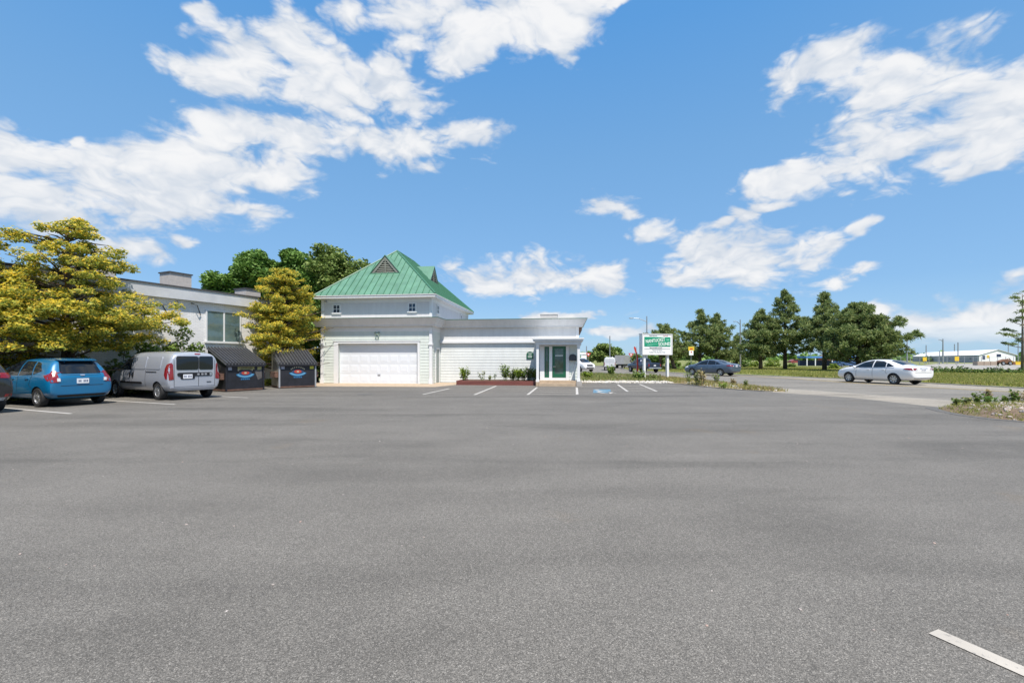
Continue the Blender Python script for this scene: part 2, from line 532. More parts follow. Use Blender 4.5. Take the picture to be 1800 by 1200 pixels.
def asphalt(name, base, warm, grain_amt, stains=True, rot=0.0):
    """weathered asphalt: aggregate grain, faint worn bands, stains"""
    m, nt, p = new_nodes(name)
    tc = N(nt, 'ShaderNodeTexCoord')
    O = tc.outputs['Object']
    vor = N(nt, 'ShaderNodeTexVoronoi')
    vor.inputs['Scale'].default_value = 210
    nt.links.new(O, vor.inputs['Vector'])
    sepv = N(nt, 'ShaderNodeSeparateColor')
    nt.links.new(vor.outputs['Color'], sepv.inputs[0])
    grain = ramp(nt, sepv.outputs[0], [(0.0, 1 - grain_amt), (0.55, 1.0), (0.9, 1 + grain_amt * 0.9), (1.0, 1 + grain_amt * 2.6)])
    vor2 = N(nt, 'ShaderNodeTexVoronoi')
    vor2.inputs['Scale'].default_value = 95
    nt.links.new(O, vor2.inputs['Vector'])
    sepw = N(nt, 'ShaderNodeSeparateColor')
    nt.links.new(vor2.outputs['Color'], sepw.inputs[0])
    grain2 = ramp(nt, sepw.outputs[0], [(0.0, 1 - grain_amt * 0.26), (0.5, 1.0), (1.0, 1 + grain_amt * 0.28)])
    base_c = ramp(nt, noise(nt, O, 0.9, 6, 0.6), [(0.3, tuple(c * 0.90 for c in base)), (0.7, tuple(c * 1.08 for c in base))])
    mp = N(nt, 'ShaderNodeMapping')
    mp.inputs['Rotation'].default_value = (0, 0, rot)
    mp.inputs['Scale'].default_value = (0.12, 0.55, 1)
    nt.links.new(O, mp.inputs[0])
    band = ramp(nt, noise(nt, mp.outputs[0], 1.3, 5, 0.55, 0.6), [(0.30, 0.76), (0.5, 1.0), (0.72, 1.12)])
    mp2 = N(nt, 'ShaderNodeMapping')
    mp2.inputs['Rotation'].default_value = (0, 0, rot + 0.5)
    mp2.inputs['Scale'].default_value = (0.2, 0.9, 1)
    nt.links.new(O, mp2.inputs[0])
    blot = ramp(nt, noise(nt, mp2.outputs[0], 0.9, 4, 0.6, 0.4), [(0.2, 0.74), (0.36, 1.0), (1.0, 1.0)])
    mp3 = N(nt, 'ShaderNodeMapping')
    mp3.inputs['Rotation'].default_value = (0, 0, rot - 0.35)
    mp3.inputs['Scale'].default_value = (0.05, 0.75, 1)
    nt.links.new(O, mp3.inputs[0])
    tracks = ramp(nt, noise(nt, mp3.outputs[0], 1.1, 3, 0.5, 0.8), [(0.30, 0.82), (0.40, 1.0), (0.60, 1.0), (0.70, 1.07)])
    tanm = ramp(nt, noise(nt, O, 0.33, 5, 0.7), [(0.60, 0.0), (0.76, 1.0)])
    c = mixc(nt, base_c, grain)
    c = mixc(nt, c, grain2)
    c = mixc(nt, c, band)
    c = mixc(nt, c, tracks)
    if stains:
        c = mixc(nt, c, blot)
        spots = ramp(nt, noise(nt, O, 2.1, 3, 0.5, 0.3), [(0.0, 1.0), (0.26, 1.0), (0.24, 0.85)])
        c = mixc(nt, c, spots)
    c = mixc(nt, c, mixc(nt, c, warm), tanm, 'MIX')
    nt.links.new(c, p.inputs['Base Color'])
    p.inputs['Roughness'].default_value = 0.82
    p.inputs['Specular IOR Level'].default_value = 0.35
    b = N(nt, 'ShaderNodeBump')
    b.inputs['Strength'].default_value = 0.40
    b.inputs['Distance'].default_value = 0.003
    nt.links.new(vor.outputs['Distance'], b.inputs['Height'])
    nt.links.new(b.outputs[0], p.inputs['Normal'])
    return m

M['asphalt'] = asphalt('asphalt', (0.157, 0.147, 0.132), (1.24, 1.09, 0.92), 0.48, rot=0.25)
M['road'] = asphalt('road_surface', (0.215, 0.200, 0.176), (1.15, 1.08, 1.0), 0.25, rot=1.3)
M['shoulder'] = asphalt('shoulder_surface', (0.315, 0.285, 0.240), (1.12, 1.04, 0.95), 0.25, rot=1.3)
M['tar_edge'] = mat('tar_edge', (0.11, 0.107, 0.102), 0.85, var=0.3, vscale=6, bump=0.6, bscale=80)

def paint_mat(name, col, wear):
    """road paint worn through to the asphalt in small chips"""
    m, nt, p = new_nodes(name)
    tc = N(nt, 'ShaderNodeTexCoord')
    O = tc.outputs['Object']
    w = ramp(nt, noise(nt, O, 22, 6, 0.75), [(wear - 0.04, (0.16, 0.155, 0.15)), (wear + 0.05, col)])
    t = ramp(nt, noise(nt, O, 3, 4, 0.6), [(0.3, 0.85), (0.7, 1.05)])
    nt.links.new(mixc(nt, w, t), p.inputs['Base Color'])
    p.inputs['Roughness'].default_value = 0.7
    return m
M['line_white'] = paint_mat('line_white', (0.48, 0.46, 0.43), 0.37)
M['line_faded'] = paint_mat('line_faded', (0.43, 0.395, 0.345), 0.38)
M['line_yellow'] = paint_mat('line_yellow', (0.62, 0.44, 0.12), 0.38)
M['line_blue'] = paint_mat('line_blue', (0.07, 0.22, 0.34), 0.45)

def ground_mat(name, stops, scale, bump=0.6):
    m, nt, p = new_nodes(name)
    tc = N(nt, 'ShaderNodeTexCoord')
    O = tc.outputs['Object']
    c = ramp(nt, noise(nt, O, scale, 8, 0.7), stops)
    c = mixc(nt, c, ramp(nt, noise(nt, O, scale * 9, 5, 0.7), [(0.3, 0.7), (0.7, 1.25)]))
    nt.links.new(c, p.inputs['Base Color'])
    p.inputs['Roughness'].default_value = 0.95
    b = N(nt, 'ShaderNodeBump')
    b.inputs['Strength'].default_value = bump
    b.inputs['Distance'].default_value = 0.03
    nt.links.new(noise(nt, O, scale * 20, 4, 0.7), b.inputs['Height'])
    nt.links.new(b.outputs[0], p.inputs['Normal'])
    return m
M['grass_ground'] = ground_mat('grass_ground', [(0.3, (0.12, 0.14, 0.035)), (0.5, (0.17, 0.19, 0.05)), (0.7, (0.26, 0.22, 0.10))], 0.5)
M['dry_ground'] = ground_mat('dry_ground', [(0.3, (0.20, 0.15, 0.085)), (0.5, (0.28, 0.22, 0.13)), (0.7, (0.13, 0.13, 0.045))], 1.2)
M['mulch'] = ground_mat('mulch', [(0.3, (0.12, 0.075, 0.05)), (0.55, (0.20, 0.15, 0.10)), (0.75, (0.13, 0.12, 0.05))], 3.0)
M['far_lot'] = ground_mat('far_lot', [(0.3, (0.26, 0.25, 0.23)), (0.7, (0.34, 0.32, 0.29))], 0.1, 0.1)

def brick_mat():
    """white painted brick: courses as fine relief, too far off to tell one by one"""
    m, nt, p = new_nodes('painted_brick')
    tc = N(nt, 'ShaderNodeTexCoord')
    mp = N(nt, 'ShaderNodeMapping')
    mp.inputs['Rotation'].default_value = (rad(90), 0, 0)
    nt.links.new(tc.outputs['Object'], mp.inputs[0])
    br = N(nt, 'ShaderNodeTexBrick')
    br.inputs['Scale'].default_value = 1.0
    br.inputs['Brick Width'].default_value = 0.21
    br.inputs['Row Height'].default_value = 0.075
    br.inputs['Mortar Size'].default_value = 0.008
    br.inputs['Color1'].default_value = (0.80, 0.79, 0.79, 1)
    br.inputs['Color2'].default_value = (0.72, 0.71, 0.71, 1)
    br.inputs['Mortar'].default_value = (0.64, 0.63, 0.62, 1)
    nt.links.new(mp.outputs[0], br.inputs['Vector'])
    st = ramp(nt, noise(nt, tc.outputs['Object'], 0.8, 6, 0.7), [(0.25, 0.78), (0.5, 1.0)])
    nt.links.new(mixc(nt, br.outputs['Color'], st), p.inputs['Base Color'])
    p.inputs['Roughness'].default_value = 0.8
    b = N(nt, 'ShaderNodeBump')
    b.inputs['Strength'].default_value = 0.5
    b.inputs['Distance'].default_value = 0.01
    b.invert = True
    nt.links.new(br.outputs['Fac'], b.inputs['Height'])
    nt.links.new(b.outputs[0], p.inputs['Normal'])
    return m
M['painted_brick'] = brick_mat()

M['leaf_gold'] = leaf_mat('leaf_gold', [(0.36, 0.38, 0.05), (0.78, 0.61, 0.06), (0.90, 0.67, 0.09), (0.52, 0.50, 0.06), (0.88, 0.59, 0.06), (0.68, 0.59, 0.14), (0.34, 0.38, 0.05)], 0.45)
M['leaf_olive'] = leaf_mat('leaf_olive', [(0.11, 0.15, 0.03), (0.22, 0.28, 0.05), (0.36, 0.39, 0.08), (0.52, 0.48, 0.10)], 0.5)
M['leaf_dense'] = leaf_mat('leaf_dense', [(0.07, 0.15, 0.03), (0.14, 0.25, 0.05), (0.23, 0.35, 0.09)], 0.3)
M['leaf_light'] = leaf_mat('leaf_light', [(0.10, 0.16, 0.04), (0.18, 0.25, 0.06), (0.28, 0.34, 0.11)], 0.3)
M['leaf_pine'] = leaf_mat('leaf_pine', [(0.07, 0.12, 0.045), (0.16, 0.225, 0.075), (0.28, 0.34, 0.115), (0.40, 0.43, 0.19)], 0.40)
M['leaf_hedge'] = leaf_mat('leaf_hedge', [(0.03, 0.065, 0.014), (0.06, 0.12, 0.022), (0.12, 0.18, 0.035)], 0.2)
M['leaf_bush'] = leaf_mat('leaf_bush', [(0.07, 0.13, 0.025), (0.14, 0.22, 0.04), (0.24, 0.31, 0.07)], 0.3)
M['leaf_lime'] = leaf_mat('leaf_lime', [(0.10, 0.17, 0.02), (0.19, 0.28, 0.03), (0.28, 0.34, 0.06)], 0.35)
M['leaf_weed'] = leaf_mat('leaf_weed', [(0.09, 0.15, 0.035), (0.17, 0.22, 0.06), (0.30, 0.28, 0.10)], 0.3)
M['leaf_straw'] = leaf_mat('leaf_straw', [(0.28, 0.21, 0.10), (0.38, 0.30, 0.15), (0.20, 0.19, 0.07)], 0.3)
M['blade'] = leaf_mat('grass_blade', [(0.13, 0.17, 0.03), (0.22, 0.26, 0.045), (0.34, 0.32, 0.09), (0.42, 0.36, 0.15)], 0.4)
M['blade_lush'] = leaf_mat('grass_blade_lush', [(0.14, 0.18, 0.03), (0.24, 0.28, 0.05), (0.38, 0.37, 0.11), (0.44, 0.38, 0.16)], 0.4)

# ------------------------------------------------------------------ leaves
def leaf_cloud(name, P, size, m, parent=None, rng=None, up=0.4, aspect=1.7, jitter=0.35, dirs=None):
    """one small diamond leaf at each point"""
    P = np.asarray(P, float)
    n = len(P)
    rng = rng or np.random.default_rng(1)
    nr = rng.normal(size=(n, 3)); nr /= np.linalg.norm(nr, axis=1)[:, None] + 1e-9
    nr[:, 2] = np.abs(nr[:, 2])
    nr = nr * (1 - up) + np.array([0, 0, 1.0]) * up
    nr /= np.linalg.norm(nr, axis=1)[:, None] + 1e-9
    t = rng.normal(size=(n, 3)) if dirs is None else np.asarray(dirs) + rng.normal(size=(n, 3)) * 0.35
    if dirs is None:
        t -= nr * (t * nr).sum(1)[:, None]
    else:
        nr = np.cross(t, rng.normal(size=(n, 3)))
        nr /= np.linalg.norm(nr, axis=1)[:, None] + 1e-9
    t /= np.linalg.norm(t, axis=1)[:, None] + 1e-9
    b = np.cross(nr, t)
    s = (size * (1 + rng.uniform(-jitter, jitter, n)))[:, None]
    V = np.empty((n, 4, 3))
    V[:, 0] = P - t * s * aspect * 0.5
    V[:, 1] = P + b * s * 0.5
    V[:, 2] = P + t * s * aspect * 0.5
    V[:, 3] = P - b * s * 0.5
    me = bpy.data.meshes.new(name)
    me.vertices.add(n * 4); me.loops.add(n * 4); me.polygons.add(n)
    me.vertices.foreach_set('co', V.reshape(-1))
    me.loops.foreach_set('vertex_index', np.arange(n * 4, dtype=np.int32))
    me.polygons.foreach_set('loop_start', np.arange(0, n * 4, 4, dtype=np.int32))
    me.materials.append(m)
    me.update(calc_edges=True)
    return link(name, me, parent)

def in_ball(rng, n, shell=0.0):
    v = rng.normal(size=(n, 3)); v /= np.linalg.norm(v, axis=1)[:, None]
    r = rng.uniform(shell ** 3, 1, n) ** (1 / 3)
    return v * r[:, None]

def text(s, size, m, parent, mtx, name='lettering', align='CENTER', depth=0.004, sx=1.0, bold=0.0):
    cu = bpy.data.curves.new('tmp_text', 'FONT')
    cu.body = s
    cu.size = size
    cu.align_x = align
    cu.align_y = 'CENTER'
    cu.extrude = depth
    cu.offset = bold
    cu.resolution_u = 2
    o = bpy.data.objects.new('tmp_text', cu)
    COL.objects.link(o)
    dg = bpy.context.evaluated_depsgraph_get()
    me = bpy.data.meshes.new_from_object(o.evaluated_get(dg))
    bpy.data.objects.remove(o)
    me.name = name
    me.transform(mtx @ Matrix.Diagonal((sx, 1, 1, 1)))
    me.materials.clear(); me.materials.append(m)
    return link(name, me, parent)

def stand(x, y, z, flip=1):
    """text upright on a face that looks along -y"""
    return Matrix.Translation((x, y, z)) @ Matrix.Rotation(rad(90), 4, 'X')
# ================================================================== SETTING
sheet('ground', [(-2500, -300), (2500, -300), (2500, 4000), (-2500, 4000)], -0.05, M['grass_ground'])

ROAD_L = [(12, -20), (12.2, 12), (11.6, 18), (12.6, 22), (12.8, 25), (12.9, 32), (12.3, 37), (10.6, 41.5), (8, 45), (2, 52), (-8, 58), (-8, 100)]
ROAD_R = [(40, 108), (24, 84), (16.5, 70), (15.6, 60), (18.4, 48), (21.6, 43.5), (23.2, 39), (24.8, 35), (25.6, 28), (26.2, 23), (27.4, 10), (28.5, -20)]
sheet('road', ROAD_L + ROAD_R, 0.0, M['road'])
LOT = [(-34, -18), (13.0, -18), (13.3, 14), (13.2, 17.6), (11.7, 20.7), (11.25, 21.7), (10.7, 23.2), (10.35, 25), (10.15, 27.2), (8.8, 28.4), (6.5, 28.6), (4.3, 28.4), (-2, 31), (-16.2, 31.5), (-19.5, 21.5), (-34, -9)]
sheet('parking_lot', LOT, 0.006, M['asphalt'])
# lighter shoulders beside the traffic lane
sheet('road_shoulder', [(13.1, 12), (13.0, 18), (11.5, 21.0), (12.6, 22.2), (12.75, 25), (12.85, 32), (12.3, 36.9), (10.6, 41.3), (10.9, 41.6), (12.9, 36), (13.35, 25), (15.2, 19.2), (17.2, 12), (17.2, 4), (13.1, 4)], 0.004, M['shoulder'])
sheet('road_shoulder', [(21.3, 42.0), (21.9, 36), (21.8, 29), (22.5, 24), (23.6, 19), (25.5, 10), (27.3, 10), (26.1, 23), (25.5, 28), (24.7, 35), (23.1, 39)], 0.004, M['shoulder'])
sheet('far_pavement', [(36, 60.5), (70, 60.5), (190, 62), (400, 118), (400, 190), (140, 150), (95, 106), (50, 88)], -0.02, M['far_lot'])
sheet('gravel_bed', [(4.3, 28.45), (6.5, 28.65), (8.8, 28.45), (10.1, 27.4), (10.9, 41), (8.2, 44.8), (4.0, 49), (4.3, 40)], 0.012, M['dry_ground'])

# worn tar rim along the lot's free edge
def ribbon(pts, w, z0, z1):
    b = MB()
    n = len(pts)
    vs = []
    for i, p in enumerate(pts):
        a, c = Vector(pts[max(0, i - 1)]), Vector(pts[min(n - 1, i + 1)])
        t = (c - a).normalized(); q = Vector((-t.y, t.x))
        for k in (-1, 1):
            e = Vector(p) + q * w * 0.5 * k
            vs += [(e.x, e.y, z0), (e.x, e.y, z1)]
    fs = []
    for i in range(n - 1):
        o, q = 4 * i, 4 * (i + 1)
        fs += [(o + 1, o + 3, q + 3, q + 1), (o, o + 1, q + 1, q), (o + 2, q + 2, q + 3, o + 3)]
    fs += [(0, 2, 3, 1), (4 * n - 4, 4 * n - 3, 4 * n - 1, 4 * n - 2)]
    b.add(vs, fs)
    return b
struct('asphalt_kerb', ribbon([(12.0, 20.95), (11.7, 21.1), (11.15, 21.8), (10.65, 23.2), (10.3, 25), (10.1, 27.2), (8.8, 28.4)], 0.20, 0, 0.03), M['tar_edge'])

def grid_mound(name, poly, h, m, res=0.12, z0=0.0, seed=2, edge=0.5):
    """raised bed with a sloping edge and an uneven top"""
    P = [Vector((x, y)) for x, y in poly]
    n = len(P)
    def inside(x, y):
        c = False
        for i in range(n):
            a, b = P[i], P[i - 1]
            if (a.y > y) != (b.y > y) and x < (b.x - a.x) * (y - a.y) / (b.y - a.y) + a.x:
                c = not c
        return c
    def dist(x, y):
        q = Vector((x, y)); d = 1e9
        for i in range(n):
            a, b = P[i], P[i - 1]
            t = max(0, min(1, (q - a).dot(b - a) / max(1e-9, (b - a).length_squared)))
            d = min(d, (a + (b - a) * t - q).length)
        return d
    x0, x1 = min(p.x for p in P), max(p.x for p in P)
    y0, y1 = min(p.y for p in P), max(p.y for p in P)
    from mathutils import noise as mn
    def height(x, y):
        if not inside(x, y):
            return z0 - 0.02
        e = min(1, dist(x, y) / edge)
        return z0 + h * (e * (2 - e)) * (0.75 + 0.5 * mn.noise(Vector((x * 0.9, y * 0.9, seed))))
    nx, ny = int((x1 - x0) / res) + 2, int((y1 - y0) / res) + 2
    vs, idx, fs = [], {}, []
    for j in range(ny):
        for i in range(nx):
            x, y = x0 + i * res, y0 + j * res
            idx[i, j] = len(vs); vs.append((x, y, height(x, y)))
    for j in range(ny - 1):
        for i in range(nx - 1):
            q = [idx[i, j], idx[i + 1, j], idx[i + 1, j + 1], idx[i, j + 1]]
            if any(vs[k][2] > z0 - 0.01 for k in q):
                fs.append(tuple(q))
    b = MB(); b.add(vs, fs)
    o = struct(name, b, m, smooth=True)
    return o, inside, height

VERGE = [(28.6, 5), (27.6, 10), (26.4, 23), (25.8, 28), (25.0, 35), (23.4, 39), (21.8, 43.7), (18.6, 48.3), (15.9, 60), (17, 70), (30, 86), (52, 84), (62, 62), (120, 61), (140, 40), (140, 5)]
verge, verge_in, verge_h = grid_mound('grass_verge', VERGE, 0.13, M['grass_ground'], 0.7, 0.0, 3, 1.2)
struct('kerb', ribbon([(28.5, 5), (27.5, 10), (26.3, 23), (25.7, 28), (24.9, 35), (23.3, 39), (21.7, 43.6), (18.5, 48.2), (15.8, 60), (16.8, 70)], 0.18, 0, 0.045), M['concrete_grey'])
LISLE = [(10.35, 27.1), (10.5, 25), (10.9, 23.3), (11.4, 21.9), (11.9, 21.2), (12.7, 20.9), (12.7, 25), (12.8, 32), (12.2, 36.8), (10.5, 40.8), (10.0, 34)]
lisle, lisle_in, lisle_h = grid_mound('weedy_strip', LISLE, 0.10, M['dry_ground'], 0.18, 0.01, 5, 0.6)
RISLE = [(12.85, 13.75), (12.35, 12.9), (12.1, 12.1), (12.05, 11.4), (12.35, 10.8), (13.0, 10.0), (14.2, 8.8), (18, 8.6), (18, 13.0), (16.6, 14.7), (15.2, 14.7), (13.6, 14.1)]
risle, risle_in, risle_h = grid_mound('planting_bed', RISLE, 0.26, M['mulch'], 0.10, 0.01, 8, 1.1)
struct('asphalt_kerb', ribbon([(13.3, 14.05), (12.75, 13.85), (12.25, 12.95), (12.0, 12.1), (11.95, 11.35), (12.27, 10.7), (12.95, 9.9), (14.1, 8.7)], 0.26, 0, 0.013), M['tar_edge'])

# ------------------------------------------------------------------ painted lines
def stripe(name, a, b, w, m, z=0.011):
    a, b = Vector(a), Vector(b)
    t = (b - a).normalized(); q = Vector((-t.y, t.x)) * w / 2
    return sheet(name, [tuple(a - q), tuple(b - q), tuple(b + q), tuple(a + q)], z, m)

d_ = Vector((0.92, -0.39))
for end in ((-12.06, 12.45), (-11.1, 15.0), (-10.2, 17.6), (-13.0, 9.9), (-9.4, 20.2)):
    e = Vector(end)
    if end[1] == 20.2:
        continue
    stripe('parking_line', tuple(e - d_ * 5.2), end, 0.10, M['line_white'])
stripe('parking_line', (2.31, 2.495), (2.58, 1.86), 0.096, M['line_faded'])
for a, b in (((743, 693.5), (790, 683)), ((834, 694), (872, 678.5)), ((927.5, 694), (944, 681)), ((1013.9, 681.3), (1014.6, 693.5))):
    stripe('parking_line', g(*a), g(*b), 0.11, M['line_white'])
for y in (682.5, 685.8, 689.4, 693.2):
    t = (y - 681) / 13
    stripe('hatch_line', g(943 - 15 * t, y - 0.6), g(1013.5, y + 0.5), 0.10, M['line_faded'], 0.0125)
stripe('parking_line', g(1086, 676), g(1103.5, 688.3), 0.11, M['line_white'])
stripe('parking_line', g(1124.5, 675.3), g(1154.5, 688), 0.11, M['line_white'])
for t in (0.24, 0.5, 0.74, 0.985):
    stripe('hatch_line', g(1086 + 17.5 * t, 676 + 12.3 * t), g(1124.5 + 30 * t, 675.3 + 12.7 * t), 0.10, M['line_faded'], 0.0125)
sheet('accessible_bay_marking', [g(1042.5, 690.6), g(1074, 690.6), g(1073, 684.4), g(1043.5, 684.4)], 0.011, M['line_blue'])
# the white wheelchair user inside the blue square
c0 = Vector((*g(1058, 687.6), 0.015))
b = MB()
def flat(pts, w=0.12):
    for (x0, y0), (x1, y1) in zip(pts[:-1], pts[1:]):
        a, e = Vector((x0, y0)), Vector((x1, y1))
        t = (e - a).normalized(); q = Vector((-t.y, t.x)) * w / 2
        b.add([(*(p), 0) for p in (a - q, e - q, e + q, a + q)], [(0, 1, 2, 3)])
flat([(0.25 * math.cos(rad(k)) - 0.02, 0.9 * math.sin(rad(k)) - 0.6) for k in range(150, 400, 25)])
flat([(-0.08, 0.5), (-0.04, -0.25), (0.22, -0.3), (0.3, -1.1), (0.42, -1.05)])
flat([(-0.06, 0.2), (0.2, 0.15)])
b.add([(-0.08 + 0.1 * math.cos(rad(k)), 0.9 + 0.25 * math.sin(rad(k)), 0) for k in range(0, 360, 40)], [tuple(range(9))])
o = tag(b.build('wheelchair_symbol', M['line_white'], loc=c0), kind='structure')
# road lines
def poly_stripe(name, pts, w, m, z):
    for p, q in zip(pts[:-1], pts[1:]):
        stripe(name, p, q, w, m, z)
struct('road_line', ribbon([(24.9, 12), (23.4, 18.3), (22.6, 21.5), (21.85, 25), (21.5, 29), (21.55, 34), (21.0, 39), (19.4, 43.5), (17, 47.5)], 0.13, 0.004, 0.009), M['line_yellow'])
struct('road_line', ribbon([(16.6, 13.5), (15.0, 19.1), (14.6, 20.5), (13.2, 25.1)], 0.10, 0.004, 0.010), M['line_faded'])
sheet('drain_cover', [(g(631, 693.2)[0] + 0.35 * math.cos(rad(k)) + 0.3, g(631, 693.2)[1] + 0.35 * math.sin(rad(k))) for k in range(0, 360, 30)], 0.012, M['tar_edge'])

# ================================================================== THE SHOP BUILDING
BO, BR = Vector((-4.85, 27.5, 0)), -math.atan2(0.122, 0.9925)
shop = thing('shop_building', 'white clapboard shop with green metal hip roof over a garage and a flat roofed wing', 'building', BO, BR)
GW, REC, WE = 7.08, 1.85, 8.82
Z0, ZF0, ZF1, ZE = 0.0, 3.49, 3.97, 5.37
BB = lambda *a: MB().box(*a)

# garage storey
gw = MB()
gw.box(-GW, -5.96, 0.0, .25, 0, 3.5); gw.box(-.87, 0, 0.0, .25, 0, 3.5); gw.box(-5.96, -.87, 0.0, .25, 2.46, 3.5); gw.box(-GW, 0, .252, 8.0, 0, 3.5)
gw = gw.build('garage_wall', M['sage_siding'], shop)
def board(x0, x1, z, h, y, parent, m, side=False):
    b = MB()
    poly = [(0, z), (-0.017, z + 0.004), (-0.006, z + h - 0.004), (0, z + h - 0.004)]
    if side:
        b.prism([(-dy + y, x0, zz) for dy, zz in poly], (0, x1 - x0, 0))
    else:
        b.prism([(x0, dy + y, zz) for dy, zz in poly], (x1 - x0, 0, 0))
    return b.build('siding_board', m, parent)
BH = 0.178
for i in range(15):
    z = 0.03 + i * BH
    board(-GW + 0.17, -6.26, z, BH, -0.003, gw, M['sage_siding'])
    board(-0.70, -0.17, z, BH, -0.003, gw, M['sage_siding'])
    board(0.19, 0.72, z, BH, 0.003, gw, M['sage_siding'], True)
    if 0.03 + i * BH < 2.3:
        pass
for i in range(15, 19):
    board(-GW + 0.17, -0.17, 0.03 + i * BH, BH, -0.003, gw, M['sage_siding'])
for i in range(15, 18):
    board(0.19, REC - 0.02, 0.03 + i * BH, BH, 0.003, gw, M['sage_siding'], True)
for i in range(12):
    board(1.62, REC - 0.02, 0.03 + i * BH, BH, 0.003, gw, M['sage_siding'], True)
# corner pilasters with a collar and a plinth
for x in (-GW - 0.02, -0.14):
    b = BB(x, x + 0.17, -0.07, 0.09, 0, 3.42)
    b.box(x - 0.04, x + 0.21, -0.11, 0.13, 2.36, 2.44); b.box(x - 0.025, x + 0.195, -0.095, 0.11, 2.44, 2.5)
    b.box(x - 0.03, x + 0.2, -0.10, 0.12, 0, 0.26)
    b.build('pilaster', M['white_trim'], shop)
BB(-GW, 0.0, -0.03, -0.004, 3.2, 3.485).build('frieze_board', M['white_trim'], shop)
BB(0.004, 0.03, 0.15, REC, 3.2, 3.485).build('frieze_board', M['white_trim'], shop)
# garage door: frame, leaf of four sections with eight raised panels each
GX0, GX1, GZ = -5.96, -0.87, 2.46
fr = BB(GX0 - 0.28, GX0, -0.06, 0.05, 0, GZ)
fr.box(GX1, GX1 + 0.13, -0.06, 0.05, 0, GZ); fr.box(GX0 - 0.28, GX1 + 0.13, -0.06, 0.05, GZ, GZ + 0.13); fr.box(GX0 - 0.32, GX1 + 0.17, -0.085, 0.03, GZ + 0.13, GZ + 0.17)
fr.build('garage_door_frame', M['white_trim'], shop)
M['garage_white'] = mat('garage_white', (0.69, 0.715, 0.755), 0.45, var=0.03, vscale=1.2)
# the wall is set back behind the leaf by its frame: a dark reveal, then the leaf
gd = thing('garage_door', None, None); del_keys = None
gd.parent = shop
sh = GZ / 4
for r in range(4):
    BB(GX0 + 0.004, GX1 - 0.004, 0.205, 0.225, r * sh + 0.007, (r + 1) * sh - 0.004).build('door_section', M['garage_white'], gd)
pm = None
pw = (GX1 - GX0) / 8
bpan = MB()
x0, x1, z0, z1 = 0.06, pw - 0.06, 0.10, sh - 0.10
bpan.add([(x0, -0.019, z0), (x1, -0.019, z0), (x1, -0.019, z1), (x0, -0.019, z1),
          (x0 + .05, -0.026, z0 + .05), (x1 - .05, -0.026, z0 + .05), (x1 - .05, -0.026, z1 - .05), (x0 + .05, -0.026, z1 - .05)],
         [(4, 5, 6, 7), (0, 1, 5, 4), (1, 2, 6, 5), (2, 3, 7, 6), (3, 0, 4, 7)])
pmesh = bpan.mesh('door_panel', M['garage_white'])
for r in range(4):
    for c in range(8):
        link('door_panel', pmesh, gd, (GX0 + c * pw, 0.2235, r * sh))
BB(-3.5, -3.32, 0.165, 0.204, 0.52, 0.57).build('door_handle', M['grey_metal'], gd)

# side door in the garage's return wall
b = BB(0.005, 0.05, 0.72, 0.80, 0, 2.12); b.box(0.005, 0.05, 1.50, 1.60, 0, 2.12); b.box(0.005, 0.05, 0.72, 1.60, 2.12, 2.22)
b.build('side_door_frame', M['white_trim'], shop)
sd = BB(0.006, 0.022, 0.80, 1.50, 0.05, 2.12).build('side_door', mat('side_door_grey', (0.22, 0.26, 0.25), 0.4), shop)
MB().ball((0.06, 0.9, 1.0), 0.035, 6, 4).build('handle', M['alloy'], sd)

# leaning fascia round the flat roofs
def fascia_seg(a, b_, n, ext_a=0, ext_b=0):
    """a,b: wall line ends (x,y); n outward; profile leans out towards the top"""
    a, b_, n = Vector((*a, 0)), Vector((*b_, 0)), Vector((*n, 0))
    t = (b_ - a).normalized()
    mb = MB()
    prof = [(-0.02, ZF0), (0.25, ZF0), (0.27, ZF0 + 0.09), (0.47, ZF1 - 0.05), (0.50, ZF1), (-0.02, ZF1)]
    ring = []
    for P, s, e in ((a, -1, ext_a), (b_, 1, ext_b)):
        ring.append([P + n * o + t * s * (o * e) + Vector((0, 0, z)) for o, z in prof])
    k = len(prof)
    vs = ring[0] + ring[1]
    fs = [tuple(range(k))[::-1], tuple(range(k, 2 * k))] + [(i, (i + 1) % k, k + (i + 1) % k, k + i) for i in range(k)]
    mb.add(vs, fs)
    bm = bmesh.new()
    me = mb.mesh('fascia', M['fascia_white']); bm.from_mesh(me); bmesh.ops.recalc_face_normals(bm, faces=bm.faces); bm.to_mesh(me); bm.free()
    link('fascia', me, shop)
    ob = MB()
    ob.prism([a + n * 0.20 - t * ext_a * .505 + Vector((0, 0, ZF1 + .002)), b_ + n * 0.20 + t * ext_b * .505 + Vector((0, 0, ZF1 + .002)), b_ + n * .525 + t * ext_b * .53 + Vector((0, 0, ZF1 + .002)), a + n * .525 - t * ext_a * .53 + Vector((0, 0, ZF1 + .002))], (0, 0, 0.035))
    ob.build('roof_edging', M['roof_edge'], shop)
fascia_seg((-GW, 0), (0, 0), (0, -1), 1, 1)
fascia_seg((0, 0), (0, REC), (1, 0), 1, -1)
fascia_seg((0, REC), (WE, REC), (0, -1), -1, 1)
fascia_seg((WE, REC), (WE, 9.0), (1, 0), 1, 0)
fascia_seg((-GW, 8.0), (-GW, 0), (-1, 0), 0, 1)
BB(0.0, WE, REC + .01, 9.0, 3.86, 3.955).build('flat_roof', M['grey_metal'], shop)

